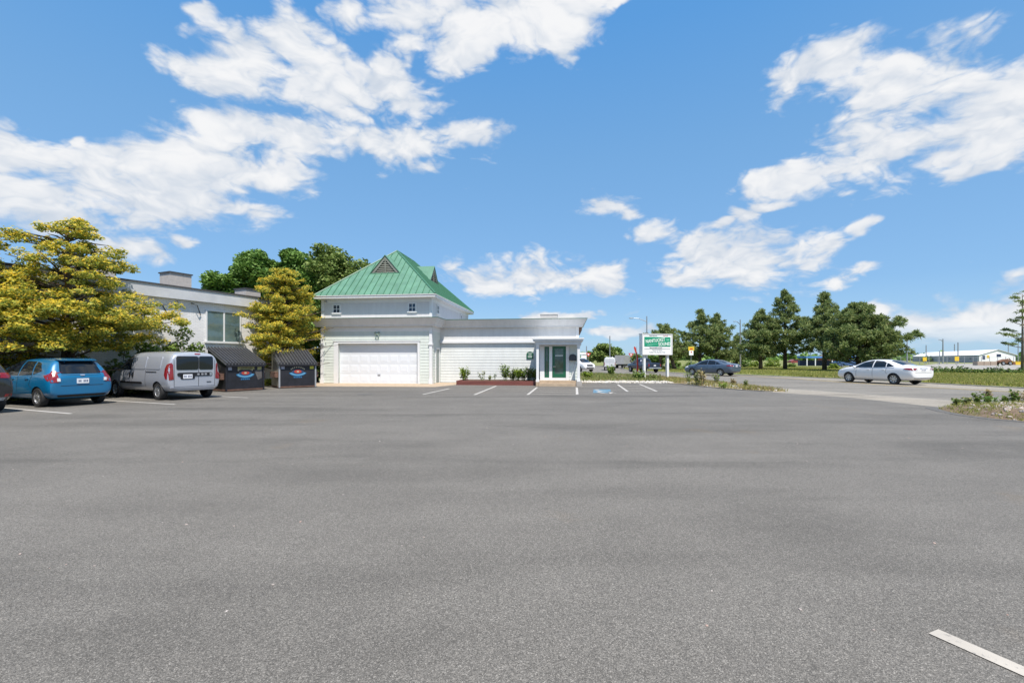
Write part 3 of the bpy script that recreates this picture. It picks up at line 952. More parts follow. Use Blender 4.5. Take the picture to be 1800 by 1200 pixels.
# upper storey
ux0, ux1, uy1 = -GW + 0.02, -0.02, 10.2
uw = BB(ux0, ux1, 0.02, uy1, 3.5, 5.30).build('upper_wall', M['upper_wall'], shop)
for x in (ux0 - .03, ux1 - 0.13):
    BB(x, x + 0.16, -0.01, 0.15, 3.95, 5.26).build('corner_board', M['white_trim'], shop)
BB(ux0 + .13, ux1 - .13, -0.005, 0.018, 4.97, 5.26).build('frieze_board', M['white_trim'], shop)
BB(ux1 + .002, ux1 + .02, 0.15, uy1, 4.97, 5.26).build('frieze_board', M['white_trim'], shop)
def little_window(cx, cz, w, h, side=False):
    f = MB()
    def bx(a0, a1, c0, c1, z0, z1):
        f.box(a0, a1, c0, c1, z0, z1) if not side else f.box(ux1 - c1 + 0.02, ux1 - c0 + 0.02, a0, a1, z0, z1)
    t = 0.07
    bx(cx - w / 2 - t, cx - w / 2, -0.03, 0.019, cz - h / 2, cz + h / 2)
    bx(cx + w / 2, cx + w / 2 + t, -0.03, 0.019, cz - h / 2, cz + h / 2)
    bx(cx - w / 2 - t, cx + w / 2 + t, -0.03, 0.019, cz + h / 2, cz + h / 2 + t)
    bx(cx - w / 2 - t - .03, cx + w / 2 + t + .03, -0.06, 0.019, cz - h / 2 - t, cz - h / 2)
    bx(cx - .016, cx + .016, -0.012, 0.012, cz - h / 2, cz + h / 2)
    bx(cx - w / 2, cx - .016, -0.012, 0.012, cz - .016, cz + .016); bx(cx + .016, cx + w / 2, -0.012, 0.012, cz - .016, cz + .016)
    fo = f.build('window', M['white_trim'], shop)
    for i in (-1, 1):
        for j in (-1, 1):
            p = MB()
            a = sorted((cx + i * .016, cx + i * w / 2)); c = sorted((cz + j * .016, cz + j * h / 2))
            if side: p.box(ux1 + .004, ux1 + .012, a[0], a[1], c[0], c[1])
            else: p.box(a[0], a[1], 0.006, 0.016, c[0], c[1])
            p.build('pane', M['glass_blue'], fo)
little_window(-6.08, 4.60, 0.40, 0.46)
little_window(-1.22, 4.63, 0.40, 0.46)
little_window(1.3, 4.62, 0.40, 0.46, True)
little_window(7.6, 4.62, 0.40, 0.46, True)

# hip roof: separate standing seam panels
ex0, ex1, ey0, ey1 = -GW - 0.24, 0.34, -0.45, 10.65
hw = (ex1 - ex0) / 2
xm = (ex0 + ex1) / 2
ZP = 8.89
RISE = ZP - ZE
soff = BB(ex0, ex1, ey0, ey1, ZE - 0.16, ZE - 0.03)
soff.build('eave', M['white_trim'], shop)
BB(ex0 - 0.035, ex1 + 0.035, ey0 - 0.035, ey1 + 0.035, ZE - 0.035, ZE + 0.01).build('gutter_edge', M['fascia_white'], shop)
def slope(pt, face):
    """height of the roof plane over a point"""
    x, y = pt
    d = {'f': y - ey0, 'b': ey1 - y, 'r': ex1 - x, 'l': x - ex0}[face]
    return ZE + d / hw * RISE
def panel(lo, hi, face, m=M['green_metal']):
    """one panel: strip between lo and hi along the eave, running up to hip or ridge"""
    if face in 'fb':
        lim = lambda s: min(s - ex0, ex1 - s)
        knots = [lo, hi] + ([xm] if lo < xm < hi else [])
    else:
        lim = lambda s: min(s - ey0, ey1 - s, hw)
        knots = [lo, hi] + [k for k in (ey0 + hw, ey1 - hw) if lo < k < hi]
    knots = sorted(knots)
    def P(s, d):
        x, y = {'f': (s, ey0 + d), 'b': (s, ey1 - d), 'r': (ex1 - d, s), 'l': (ex0 + d, s)}[face]
        return Vector((x, y, ZE + 0.012 + d / hw * RISE))
    outline = [P(lo, 0), P(hi, 0)] + [P(s, lim(s)) for s in reversed(knots)]
    clean = []
    for p in outline:
        if not clean or (p - clean[-1]).length > 1e-4:
            clean.append(p)
    if (clean[0] - clean[-1]).length < 1e-4:
        clean.pop()
    nrm = (P(lo, 0) - P(hi, 0)).cross(P(lo, 1) - P(lo, 0)).normalized()
    if nrm.z < 0: nrm.negate()
    b = MB().prism(clean, nrm * 0.018)
    L = lim(lo + 0.02)
    if L > 0.1:
        a, c = P(lo + .012, 0) + nrm * .018, P(lo + .012, L) + nrm * .018
        t = (P(hi, 0) - P(lo, 0)).normalized() * 0.014
        b.prism([a - t, a + t, c + t, c - t], nrm * 0.045, 1)
    return b.build('roof_panel', [m, M['green_seam']], shop)
npf = 19
for i in range(npf):
    w = (ex1 - ex0) / npf
    panel(ex0 + i * w, ex0 + (i + 1) * w - 0.004, 'f')
npr = 26
for i in range(npr):
    w = (ey1 - ey0) / npr
    panel(ey0 + i * w, ey0 + (i + 1) * w - 0.004, 'r')
for face, a, c in (('l', ey0, ey1), ('b', ex0, ex1)):
    panel(a, c, face)
pk1, pk2 = Vector((xm, ey0 + hw, ZP + .05)), Vector((xm, ey1 - hw, ZP + .05))
for a, c in ((Vector((ex0, ey0, ZE + .05)), pk1), (Vector((ex1, ey0, ZE + .05)), pk1), (pk1, pk2), (Vector((ex1, ey1, ZE + .05)), pk2), (Vector((ex0, ey1, ZE + .05)), pk2)):
    MB().tube([a, c], 0.055, 6).build('ridge_cap', M['green_seam'], shop)

def gable_vent(base, zb, half, rise, face):
    """little louvred gable standing out of a slope"""
    if face == 'f':
        cx, y0 = base
        Q = lambda s, d, z: Vector((cx + s, y0 + d, z))
        back = lambda z: (z - ZE) / RISE * hw + ey0 - y0
    else:
        x0, cy = base
        Q = lambda s, d, z: Vector((x0 - d, cy + s, z))
        back = lambda z: x0 - (ex1 - (z - ZE) / RISE * hw)
    ap = zb + rise
    db, da = back(zb), back(ap)
    core = MB()
    core.add([Q(-half, .04, zb), Q(half, .04, zb), Q(0, .04, ap - .03), Q(-half, db, zb), Q(half, db, zb), Q(0, da, ap - .03)], [(0, 1, 2), (3, 5, 4), (0, 2, 5, 3), (1, 4, 5, 2), (0, 3, 4, 1)])
    me = core.mesh('gable_vent', M['louver_dark'])
    bm = bmesh.new(); bm.from_mesh(me); bmesh.ops.recalc_face_normals(bm, faces=bm.faces); bm.to_mesh(me); bm.free()
    gv = link('gable_vent', me, shop)
    for s in (-1, 1):
        h2 = half * 1.12
        zl = zb - rise * 0.0
        dl = back(zl)
        r = MB()
        A = [Q(s * h2, -.10, zl), Q(0, -.10, ap + .02), Q(0, da + .1, ap + .02), Q(s * h2, dl + .05, zl)]
        r.prism(A, Vector((0, 0, 0.045)))
        r.build('gable_roof', M['green_metal'], gv)
        tr = MB()
        tr.prism([Q(s * half * 1.08, -.06, zb + .0), Q(s * half * 0.86, -.06, zb + .0), Q(0, -.06, ap - .22), Q(0, -.06, ap - .02)], Q(0, 0.06, 0) - Q(0, 0, 0))
        tr.build('gable_trim', M['louver'], gv)
    k = 7
    for i in range(k):
        z = zb + 0.07 + (rise - 0.28) * i / k
        hwid = (half * 0.92) * (1 - (z - zb + 0.02) / (rise - .1))
        if hwid < 0.05: continue
        sl = MB()
        sl.prism([Q(-hwid, .0, z), Q(-hwid, -.035, z - .03), Q(-hwid, -.035, z - .015), Q(-hwid, .0, z + .03)], Q(2 * hwid, 0, 0) - Q(0, 0, 0))
        sl.build('louver_slat', M['louver'], gv)
    c = MB(); z1 = ap - .2
    c.prism([Q(-.03, -.05, zb + .03), Q(.03, -.05, zb + .03), Q(.03, -.05, z1), Q(-.03, -.05, z1)], Q(0, .04, 0) - Q(0, 0, 0))
    c.build('mullion', M['louver'], gv)
    bs = MB()
    bs.prism([Q(-half * 1.12, -.08, zb - .05), Q(half * 1.12, -.08, zb - .05), Q(half * 1.12, -.08, zb + .03), Q(-half * 1.12, -.08, zb + .03)], Q(0, .10, 0) - Q(0, 0, 0))
    bs.build('vent_sill', M['green_seam'], gv)
gable_vent((xm + 0.02, ey0 + 1.78), 7.0, 0.88, 1.12, 'f')
gable_vent((ex1 - 1.78, (ey0 + ey1) / 2), 7.0, 0.88, 1.12, 'r')

# ---- wing
ww = BB(0.0, WE, REC, 9.0, 0, 3.8).build('wing_wall', M['pale_siding'], shop)
for i in range(14):
    board(0.03, 6.50, 0.02 + i * BH, BH, REC - 0.003, ww, M['pale_siding'])
BB(0.02, WE - .16, REC - .03, REC - .004, 2.70, 3.485).build('frieze_panel', M['fascia_white'], shop)
b = BB(0.03, 6.34, REC - .16, REC - .004, 2.52, 2.66); b.box(0.03, 6.34, REC - .10, REC - .003, 2.66, 2.70)
b.build('ledge_trim', M['white_trim'], shop)
BB(WE - .155, WE + .02, REC - .05, REC + .1, 2.66, 3.485).build('corner_board', M['white_trim'], shop)
for k in range(9):
    y = REC + .35 + k * 0.7
    BB(WE + .005, WE + .22, y, y + .12, 3.3, 3.488).build('eave_bracket', mat('bracket_brown', (0.25, 0.15, 0.10), 0.7) if k == 0 else bpy.data.materials['bracket_brown'], shop)

# ---- porch and entrance
PX0, PX1 = 6.42, 8.84
PY = -1.30
flo = BB(PX0 + .14, PX1 - .22, -1.30, REC - .01, 0, 0.30).build('porch_floor', M['concrete_tan'], shop)
BB(PX0 + .17, PX1 - .25, -1.62, -1.302, 0, 0.155).build('step', M['concrete_tan'], shop)
BB(PX0 - .02, PX0 + .138, -1.42, -1.14, 0, 0.24).build('column_base', M['concrete_tan'], shop)
BB(PX1 - .215, PX1 + .10, -1.42, -1.10, 0, 0.27).build('column_base', M['concrete_grey'], shop)
for x, zb in ((PX0 + .0, .24), (PX1 - .155, .27)):
    b = BB(x, x + .14, -1.36, -1.22, zb, 2.30); b.box(x - .03, x + .17, -1.39, -1.19, 2.20, 2.30); b.box(x - .025, x + .165, -1.385, -1.195, zb, zb + .12)
    b.build('column', M['white_trim'], shop)
b = BB(PX0 - .06, PX1 + .06, -1.44, REC - .005, 2.30, 2.50)
b.build('porch_beam', M['fascia_white'], shop)
b = BB(PX0 - .18, PX1 + .16, -1.56, REC - .004, 2.50, 2.60); b.box(PX0 - .24, PX1 + .20, -1.62, REC - .003, 2.60, 2.66)
b.build('porch_canopy', M['white_trim'], shop)
VY = -0.72
ves = MB()
ves.box(PX0 + .16, PX1 - .02, VY, REC - .02, 0.302, 2.298)
vo = ves.build('entrance_wall', M['white_trim'], shop)
# frame posts, sidelight and door stand proud of the entrance wall
EX = [PX0 + .20, PX0 + .62, PX0 + .69, PX0 + .86, PX0 + 1.64, PX0 + 1.82]
for a, c in ((PX0 + .165, EX[0] + .22), (EX[2] + .0, EX[3]), (EX[4], EX[5])):
    BB(a, c, VY - .05, VY - .003, 0.304, 2.24).build('door_post', M['white_trim'], shop)
slx0, slx1 = EX[0] + .22, EX[2]
BB(slx0, slx1, VY - .035, VY - .003, 0.304, 0.46).build('kick_panel', M['white_trim'], shop)
s = MB(); s.box(slx0 + .01, slx0 + .07, VY - .045, VY - .004, .46, 2.2); s.box(slx1 - .07, slx1 - .01, VY - .045, VY - .004, .46, 2.2); s.box(slx0 + .07, slx1 - .07, VY - .045, VY - .004, .46, .60); s.box(slx0 + .07, slx1 - .07, VY - .045, VY - .004, 2.12, 2.2)
slt = s.build('sidelight', M['dark_green'], shop)
BB(slx0 + .07, slx1 - .07, VY - .025, VY - .01, .60, 2.12).build('pane', M['glass_green'], slt)
dx0, dx1 = EX[3], EX[4]
BB(dx0, dx1, VY - .035, VY - .003, 0.304, 0.46).build('door_sill', M['white_trim'], shop)
d = MB(); d.box(dx0 + .01, dx0 + .14, VY - .048, VY - .004, .46, 2.22); d.box(dx1 - .15, dx1 - .01, VY - .048, VY - .004, .46, 2.22); d.box(dx0 + .14, dx1 - .15, VY - .048, VY - .004, .46, .66); d.box(dx0 + .14, dx1 - .15, VY - .048, VY - .004, 2.10, 2.22)
dr = d.build('entrance_door', M['dark_green'], shop)
BB(dx0 + .14, dx1 - .15, VY - .028, VY - .01, .66, 2.10).build('pane', M['glass_green'], dr)
h = MB(); h.tube([(dx0 + .07, VY - .09, 1.08), (dx0 + .2, VY - .09, 1.08)], .016, 6); h.tube([(dx0 + .07, VY - .05, 1.08), (dx0 + .07, VY - .09, 1.08)], .02, 6)
h.build('handle', M['alloy'], dr)
BB(dx0 + .16, dx1 - .17, VY - .032, VY - .0285, 1.68, 1.72).build('door_notice', M['ink_white'], dr)
for i in range(11):
    board(EX[5] + .01, PX1 - .10, 0.32 + i * BH, BH, VY - .003, vo, M['sage_siding'])

# apron of pale concrete in front of the garage
sheet_pts = [(-8.3, -3.3), (1.1, -3.0), (1.68, -0.9), (1.68, REC), (-8.3, 0.3)]
Rz = Matrix.Rotation(BR, 3, 'Z')
def bw(x, y, z=0.0):
    return BO + Rz @ Vector((x, y, z))
sheet('concrete_apron', [tuple(bw(x, y).xy) for x, y in sheet_pts], 0.010, M['concrete_tan'])
# rooftop unit on the wing
ac = BB(-.56, .56, -.5, .5, 0, .50)
ac.box(-.59, .59, -.53, .53, .5, .54)
tag(ac.build('rooftop_unit', mat('unit_beige', (0.50, 0.48, 0.46), 0.6, var=0.08), loc=bw(6.9, 4.2, 3.957), rot=(0, 0, BR)), 'square grey air conditioning box on the flat roof of the wing', 'air conditioner')
b = MB(); b.box(-.12, .12, -.12, .12, 0, .3); b.box(-.15, .15, -.15, .15, .3, .36)
tag(b.build('roof_vent', M['white_trim'], loc=bw(2.2, 7.6, 3.957), rot=(0, 0, BR)), 'small white roof vent beside the upper storey on the flat roof', 'roof vent')

# ---- planter along the wing
pl = thing('planter_box', 'long low red brown timber planter in front of the clapboard wing', 'planter', bw(1.75, -.95), BR)
L = 4.62
for z in (0.0, 0.13):
    BB(0, L, 0, .10, z + .004, z + .126).build('timber', M['red_timber'], pl)
    BB(0, .10, .103, 2.72, z + .004, z + .126).build('timber', M['red_timber'], pl)
    BB(L - .10, L, .103, 2.0, z + .004, z + .126).build('timber', M['red_timber'], pl)
BB(.101, L - .101, .104, 2.75, 0.01, .215).build('soil', M['soil'], pl)

# ---- things on the walls
pq = thing('wall_plaque', 'small dark green plaque with white lettering on the clapboards beside the entrance', 'plaque', bw(5.80, REC - .03), BR)
b = MB()
pts = [(-.21, 0, 1.52), (.21, 0, 1.52), (.21, 0, 1.86), (.15, 0, 1.93), (0, 0, 1.97), (-.15, 0, 1.93), (-.21, 0, 1.86)]
b.prism(pts, (0, -.03, 0)); b.build('plaque_board', M['dark_green'], pq)
b = MB()
for z, w in ((1.86, .13), (1.78, .09), (1.68, .14), (1.62, .12)):
    b.box(-w, w, -.034, -.0305, z - .012, z + .012)
b.build('lettering', M['ink_white'], pq)
mbx = thing('mailbox', 'black dome topped mailbox on the wall right of the entrance door', 'mailbox', bw(PX1 - .40, VY - .03), BR)
b = MB()
prof = [(-.20, 1.42), (.20, 1.42), (.20, 1.62)] + [(.20 * math.cos(rad(k)), 1.62 + .16 * math.sin(rad(k))) for k in range(20, 180, 20)] + [(-.20, 1.62)]
b.prism([(x, 0, z) for x, z in prof], (0, -.22, 0)); b.build('box', M['mailbox_black'], mbx)
b = MB(); b.prism([(x * .8, -.222, 1.42 + (z - 1.42) * .85 + .02) for x, z in prof], (0, -.01, 0)); b.build('door', mat('mailbox_door', (0.03, 0.035, 0.05), 0.25), mbx)
st = MB().tube([bw(PX1 - .52, -1.02, .305), bw(PX1 - .20, VY - .07, 1.35)], .022, 6)
tag(st.build('leaning_pole', M['white_trim']), 'thin white pole leaning against the porch wall beneath the mailbox', 'pole')
orn = thing('wall_ornament', 'grey green knot shaped ornament hung above the garage door', 'ornament', bw(-3.42, -.06, 3.02), BR)
M['verdigris'] = mat('verdigris', (0.22, 0.30, 0.25), 0.6, var=0.3, vscale=9)
b = MB()
for s in (-1, 1):
    b.tube([(s * .02, 0, .05), (s * .10, -.02, .14), (s * .17, -.02, .10), (s * .13, -.02, .03), (s * .02, 0, .04)], .028, 6)
b.build('bow', M['verdigris'], orn)
b = MB().tube([(.10 * math.cos(rad(k)), -.015, -.13 + .15 * math.sin(rad(k))) for k in range(0, 361, 30)], .026, 6)
b.build('ring', M['verdigris'], orn)
cl = MB(); cl.box(-.05, .05, -.12, 0, -.05, .05)
tag(cl.build('wall_light', M['grey_metal'], loc=bw(-6.75, -.03, 5.08), rot=(0, 0, BR)), 'tiny grey security light under the eave at the upper left corner', 'wall light')

# ================================================================== WHITE BRICK BUILDING ON THE LEFT
WO, WT = Vector((-17.2, 20.5, 0)), Vector((0.41, 0.912, 0)).normalized()
WR = math.atan2(WT.y, WT.x)
brick = thing('brick_building', 'long low white painted brick building with a grey flat roof behind the trees', 'building', WO, WR)
WL0, WL1, WD, WH = -34.0, 8.6, 9.0, 5.0
# local: x along the wall to the far end, y into the building (left), front at y=0
BB(WL0, WL1, 0, WD, 0, 4.42).build('wall', M['painted_brick'], brick)
M['fascia_grey'] = mat('fascia_grey', (0.52, 0.53, 0.55), 0.6, var=0.08, vscale=1.5)
b = BB(WL0, WL1 + .25, -.22, WD, 4.42, 4.98)
b.build('fascia', M['fascia_grey'], brick)
BB(WL0, WL1 + .29, -.26, WD + .1, 4.98, 5.05).build('roof_edging', mat('edge_dark', (0.06, 0.06, 0.065), 0.6), brick)
def wide_window(x0, x1, z0, z1, n=2):
    f = BB(x0 - .08, x1 + .08, -.05, -.004, z1, z1 + .08); f.box(x0 - .12, x1 + .12, -.10, -.003, z0 - .10, z0)
    f.box(x0 - .08, x0, -.05, -.004, z0, z1); f.box(x1, x1 + .08, -.05, -.004, z0, z1)
    for k in range(1, n):
        xx = x0 + (x1 - x0) * k / n
        f.box(xx - .04, xx + .04, -.045, -.005, z0, z1)
    fo = f.build('window', M['white_trim'], brick)
    for k in range(n):
        w = (x1 - x0) / n
        MB().box(x0 + k * w + (.04 if k else 0), x0 + (k + 1) * w - (.04 if k < n - 1 else 0), -.025, -.006, z0, z1).build('pane', M['glass_house'], fo)
wide_window(3.38, 5.15, 2.44, 4.0)
wide_window(-1.6, -.3, 2.3, 3.6)
wide_window(-6.0, -4.4, 2.3, 3.6)
wide_window(-11.0, -9.4, 2.3, 3.6)
b = MB().tube([(1.95, -.06, 4.35), (2.1, -.05, 3.2), (2.35, -.06, 1.0)], .035, 6)
b.build('conduit', M['grey_metal'], brick)
b = MB().tube([(2.6, -.03, 4.32), (2.75, -.25, 4.2), (3.05, -.03, 3.75)], .022, 5); b.tube([(1.3, -.03, 4.05), (1.5, -.04, 3.7)], .02, 5)
b.build('wire', M['black'], brick)
for k, (x, y, w, dd, h) in enumerate(((3.05, 1.6, 1.05, .9, .92), (7.0, 1.4, .95, 1.0, .62), (-.5, 1.6, 1.4, 1.6, .95))):
    c = BB(-w / 2, w / 2, 0, dd, 0, h); c.box(-w / 2 - .05, w / 2 + .05, -.05, dd + .05, h, h + .06, 1)
    tag(c.build('roof_box', [mat('box_render', (0.42, 0.39, 0.37), 0.8, var=0.12) if k == 0 else bpy.data.materials['box_render'], bpy.data.materials['edge_dark']], loc=WO + WT * x + Vector((-WT.y, WT.x, 0)) * y + Vector((0, 0, 5.052)), rot=(0, 0, WR)),
        ['grey box on the brick building roof above the silver van', 'short grey box on the roof beside the full golden tree', 'grey box on the roof behind the tall golden tree at left'][k], 'roof box', 'boxes on the brick building roof')

# wooden fence between the wall and the parked cars
fen = thing('wooden_fence', 'weathered grey picket fence behind the blue hatchback and silver van', 'fence', WO - WT * 7.5 + Vector((WT.y, -WT.x, 0)) * 0.7, WR)
M['old_wood'] = mat('old_wood', (0.22, 0.20, 0.18), 0.85, orand=.3, var=0.3, vscale=5, stretch=(1, 1, .2), bump=.3)
rr = random.Random(4)
pb = [MB().prism([(0, 0, 0), (.135, 0, 0), (.135, 0, h), (.10, 0, h + .05), (.035, 0, h + .05), (0, 0, h)], (0, .022, 0)).mesh('picket', M['old_wood']) for h in (1.15, 1.2, 1.17)]
for i in range(78):
    link('picket', rr.choice(pb), fen, (i * .15, 0, 0.02 + rr.uniform(0, .02)), (0, rr.uniform(-.01, .01), 0))
for z in (.3, .95):
    BB(0, 78 * .15, .024, .06, z, z + .09).build('rail', M['old_wood'], fen)
# ================================================================== VEHICLES
def car_body(st, arches, wr, W2, paint, under, parent, floor_z):
    """lofted body, smoothed, with real wheel wells cut into it"""
    rings = []
    for (x, zb, zs, zt, wb, ws, wt) in st:
        zr = zt - min(.06, (zt - zs) * .3)
        half = [(0, zb), (wb * .6, zb), (wb, zb + .02), (ws * .985, zb + .30 * (zs - zb)), (ws, zb + .62 * (zs - zb)), (ws * .965, zs),
                ((ws * .965 + wt) / 2 + .025 * min(1, (zt - zs) / .3), zs + .52 * (zr - zs)), (wt, zr), (wt * .6, zt - .012), (0, zt)]
        ring = [(x, y, z) for y, z in half] + [(x, -y, z) for y, z in half[-2:0:-1]]
        rings.append(ring)
    n = len(rings[0])
    vs = [v for r in rings for v in r]
    fs = []
    for i in range(len(rings) - 1):
        for k in range(n):
            k2 = (k + 1) % n
            fs.append((i * n + k, i * n + k2, (i + 1) * n + k2, (i + 1) * n + k))
    # end caps as quads across
    h = n // 2
    for base, flip in ((0, False), ((len(rings) - 1) * n, True)):
        for k in range(h):
            q = [base + k, base + k + 1, base + (n - k - 1) % n, base + (n - k) % n]
            q = list(dict.fromkeys(q))
            if len(q) >= 3:
                fs.append(tuple(q if flip else q[::-1]))
    me = bpy.data.meshes.new('body')
    me.from_pydata(vs, [], fs)
    bm = bmesh.new(); bm.from_mesh(me)
    bmesh.ops.recalc_face_normals(bm, faces=bm.faces)
    bm.to_mesh(me); bm.free()
    me.materials.append(paint); me.materials.append(under)
    o = bpy.data.objects.new('tmp_body', me); COL.objects.link(o)
    sub = o.modifiers.new('s', 'SUBSURF'); sub.levels = 2; sub.render_levels = 2
    cb = MB()
    for ax in arches:
        for s in (-1, 1):
            vs2, m = [], 20
            y0, y1 = s * (W2 - .30), s * (W2 + .3)
            for yy in (y0, y1):
                for k in range(m):
                    th = 2 * math.pi * k / m
                    vs2.append((ax + wr * math.cos(th), yy, floor_z + wr * math.sin(th)))
            cb.add(vs2, [tuple(range(m)), tuple(range(m, 2 * m))] + [(k, (k + 1) % m, m + (k + 1) % m, m + k) for k in range(m)])
    cme = cb.mesh('cut', under)
    bm = bmesh.new(); bm.from_mesh(cme); bmesh.ops.recalc_face_normals(bm, faces=bm.faces); bm.to_mesh(cme); bm.free()
    co = bpy.data.objects.new('tmp_cut', cme); COL.objects.link(co)
    bo = o.modifiers.new('b', 'BOOLEAN'); bo.operation = 'DIFFERENCE'; bo.object = co; bo.solver = 'EXACT'
    bo.material_mode = 'TRANSFER'
    dg = bpy.context.evaluated_depsgraph_get()
    res = bpy.data.meshes.new_from_object(o.evaluated_get(dg))
    bpy.data.objects.remove(o); bpy.data.objects.remove(co)
    res.name = 'body'
    res.polygons.foreach_set('use_smooth', [True] * len(res.polygons))
    res.set_sharp_from_angle(angle=rad(38))
    ob = link('body', res, parent)
    bm = bmesh.new(); bm.from_mesh(res)
    bvh = BVHTree.FromBMesh(bm); bm.free()
    return ob, bvh

def cut_grid(poly, step):
    bm = bmesh.new()
    vs = [bm.verts.new((a, b, 0)) for a, b in poly]
    bm.faces.new(vs)
    for ax in (0, 1):
        lo, hi = min(p[ax] for p in poly), max(p[ax] for p in poly)
        k = lo + step
        while k < hi - 1e-4:
            no = Vector((1, 0, 0)) if ax == 0 else Vector((0, 1, 0))
            bmesh.ops.bisect_plane(bm, geom=bm.verts[:] + bm.edges[:] + bm.faces[:], plane_co=no * k, plane_no=no, dist=1e-5)
            k += step
    return bm

def patch(name, bvh, poly, view, m, parent, eps=.006, step=.10, skirt=.025, smooth=True):
    """a panel that hugs the body: outline in (x,z) for the sides, (y,z) for the ends, (x,y) for the top"""
    if len(poly) < 3: return None
    bm = cut_grid(poly, step)
    for v in bm.verts:
        a, b = v.co.x, v.co.y
        if view in ('L', 'R'):
            s = 1 if view == 'L' else -1
            o, d = Vector((a, 3 * s, b)), Vector((0, -s, 0))
        elif view in ('B', 'F'):
            s = -1 if view == 'B' else 1
            o, d = Vector((6 * s, a, b)), Vector((-s, 0, 0))
        else:
            o, d = Vector((a, b, 5)), Vector((0, 0, -1))
        hit, nrm, _, _ = bvh.ray_cast(o, d)
        if hit is None:
            hit, nrm, _, _ = bvh.find_nearest(o + d * 2.2)
        if nrm.dot(d) > 0: nrm = -nrm
        v.co = hit + (nrm * .6 - d * .4).normalized() * eps
        v.normal = nrm
    dd = {'L': Vector((0, -1, 0)), 'R': Vector((0, 1, 0)), 'B': Vector((1, 0, 0)), 'F': Vector((-1, 0, 0)), 'T': Vector((0, 0, -1))}[view]
    for f in bm.faces:
        f.normal_update()
        if f.normal.dot(dd) > 0: f.normal_flip()
        f.smooth = smooth
    be = [e for e in bm.edges if len(e.link_faces) == 1]
    r = bmesh.ops.extrude_edge_only(bm, edges=be)
    for v in (x for x in r['geom'] if isinstance(x, bmesh.types.BMVert)):
        v.co += dd * skirt
    me = bpy.data.meshes.new(name)
    bm.to_mesh(me); bm.free()
    me.materials.append(m)
    me.set_sharp_from_angle(angle=rad(50))
    return link(name, me, parent)

def wheel(parent, x, y, r, w, style, side):
    wh = bpy.data.objects.new('wheel', None); COL.objects.link(wh)
    wh.parent = parent; wh.location = (x, y, r)
    prof = [(r * .64, -w / 2), (r * .90, -w / 2), (r * .985, -w * .36), (r, -w * .2), (r, w * .2), (r * .985, w * .36), (r * .90, w / 2), (r * .64, w / 2)]
    def lathe(prof, seg, m, name):
        vs, fs = [], []
        for k in range(seg):
            th = 2 * math.pi * k / seg
            vs += [(q * math.cos(th), yy, q * math.sin(th)) for q, yy in prof]
        n = len(prof)
        for k in range(seg):
            k2 = (k + 1) % seg
            for i in range(n - 1):
                fs.append((k * n + i, k2 * n + i, k2 * n + i + 1, k * n + i + 1))
        b = MB(); b.add(vs, fs)
        me = b.mesh(name, m, True, 40)
        bm = bmesh.new(); bm.from_mesh(me); bmesh.ops.recalc_face_normals(bm, faces=bm.faces); bm.to_mesh(me); bm.free()
        return me
    link('tyre', lathe(prof, 28, M['black_rubber'], 'tyre'), wh)
    b = MB()
    s = side
    yo = s * w * .36
    m = 24
    # dark dish behind the spokes
    b.add([(r * .63 * math.cos(2 * math.pi * k / m), yo - s * .05, r * .63 * math.sin(2 * math.pi * k / m)) for k in range(m)], [tuple(range(m))], 1)
    # rim lip
    vs, fs = [], []
    for k in range(m):
        th = 2 * math.pi * k / m
        c, sn = math.cos(th), math.sin(th)
        vs += [(r * .66 * c, yo + s * .02, r * .66 * sn), (r * .59 * c, yo + s * .015, r * .59 * sn), (r * .57 * c, yo - s * .05, r * .57 * sn)]
    for k in range(m):
        k2 = (k + 1) % m
        for i in range(2):
            fs.append((3 * k + i, 3 * k2 + i, 3 * k2 + i + 1, 3 * k + i + 1))
    b.add(vs, fs)
    ns, wid = style
    for k in range(ns):
        th = 2 * math.pi * k / ns + .3
        t, q = Vector((math.cos(th), 0, math.sin(th))), Vector((-math.sin(th), 0, math.cos(th)))
        w0, w1 = wid * r * .6, wid * r
        P = [t * r * .10 - q * w0, t * r * .10 + q * w0, t * r * .60 + q * w1, t * r * .60 - q * w1]
        b.prism([p + Vector((0, yo - s * .03, 0)) for p in P], (0, s * .035, 0))
    b.add([(r * .17 * math.cos(2 * math.pi * k / 12), yo + s * .012, r * .17 * math.sin(2 * math.pi * k / 12)) for k in range(12)] + [(r * .15 * math.cos(2 * math.pi * k / 12), yo - s * .04, r * .15 * math.sin(2 * math.pi * k / 12)) for k in range(12)],
          [tuple(range(12))] + [(k, (k + 1) % 12, 12 + (k + 1) % 12, 12 + k) for k in range(12)])
    rm = b.mesh('rim', [M['alloy'], M['wheel_dark']])
    link('rim', rm, wh)
    return wh

def rrect(a0, a1, b0, b1, r, n=4):
    pts = []
    for cx, cy, t0 in ((a1 - r, b1 - r, 0), (a0 + r, b1 - r, 90), (a0 + r, b0 + r, 180), (a1 - r, b0 + r, 270)):
        for k in range(n + 1):
            t = rad(t0 + 90 * k / n)
            pts.append((cx + r * math.cos(t), cy + r * math.sin(t)))
    return pts

def mirror_y(poly):
    return [(-a, b) for a, b in poly]

def seam(bvh, pts, view, parent, w=.014, name='door_seam', m=None):
    for p, q in zip(pts[:-1], pts[1:]):
        a, b = Vector(p), Vector(q)
        t = (b - a).normalized(); n = Vector((-t.y, t.x)) * w / 2
        patch(name, bvh, [tuple(a - n), tuple(b - n), tuple(b + n), tuple(a + n)], view, m or M['black'], parent, .003, .12, .01)

def mirror(parent, x, y, z, m):
    for s in (-1, 1):
        b = MB()
        b.ball((x, s * (y + .12), z), (.075, .11, .075), 10, 6)
        b.tube([(x + .02, s * (y - .02), z - .05), (x + .02, s * (y + .08), z - .03)], .025, 6)
        b.build('wing_mirror', m, parent, True)

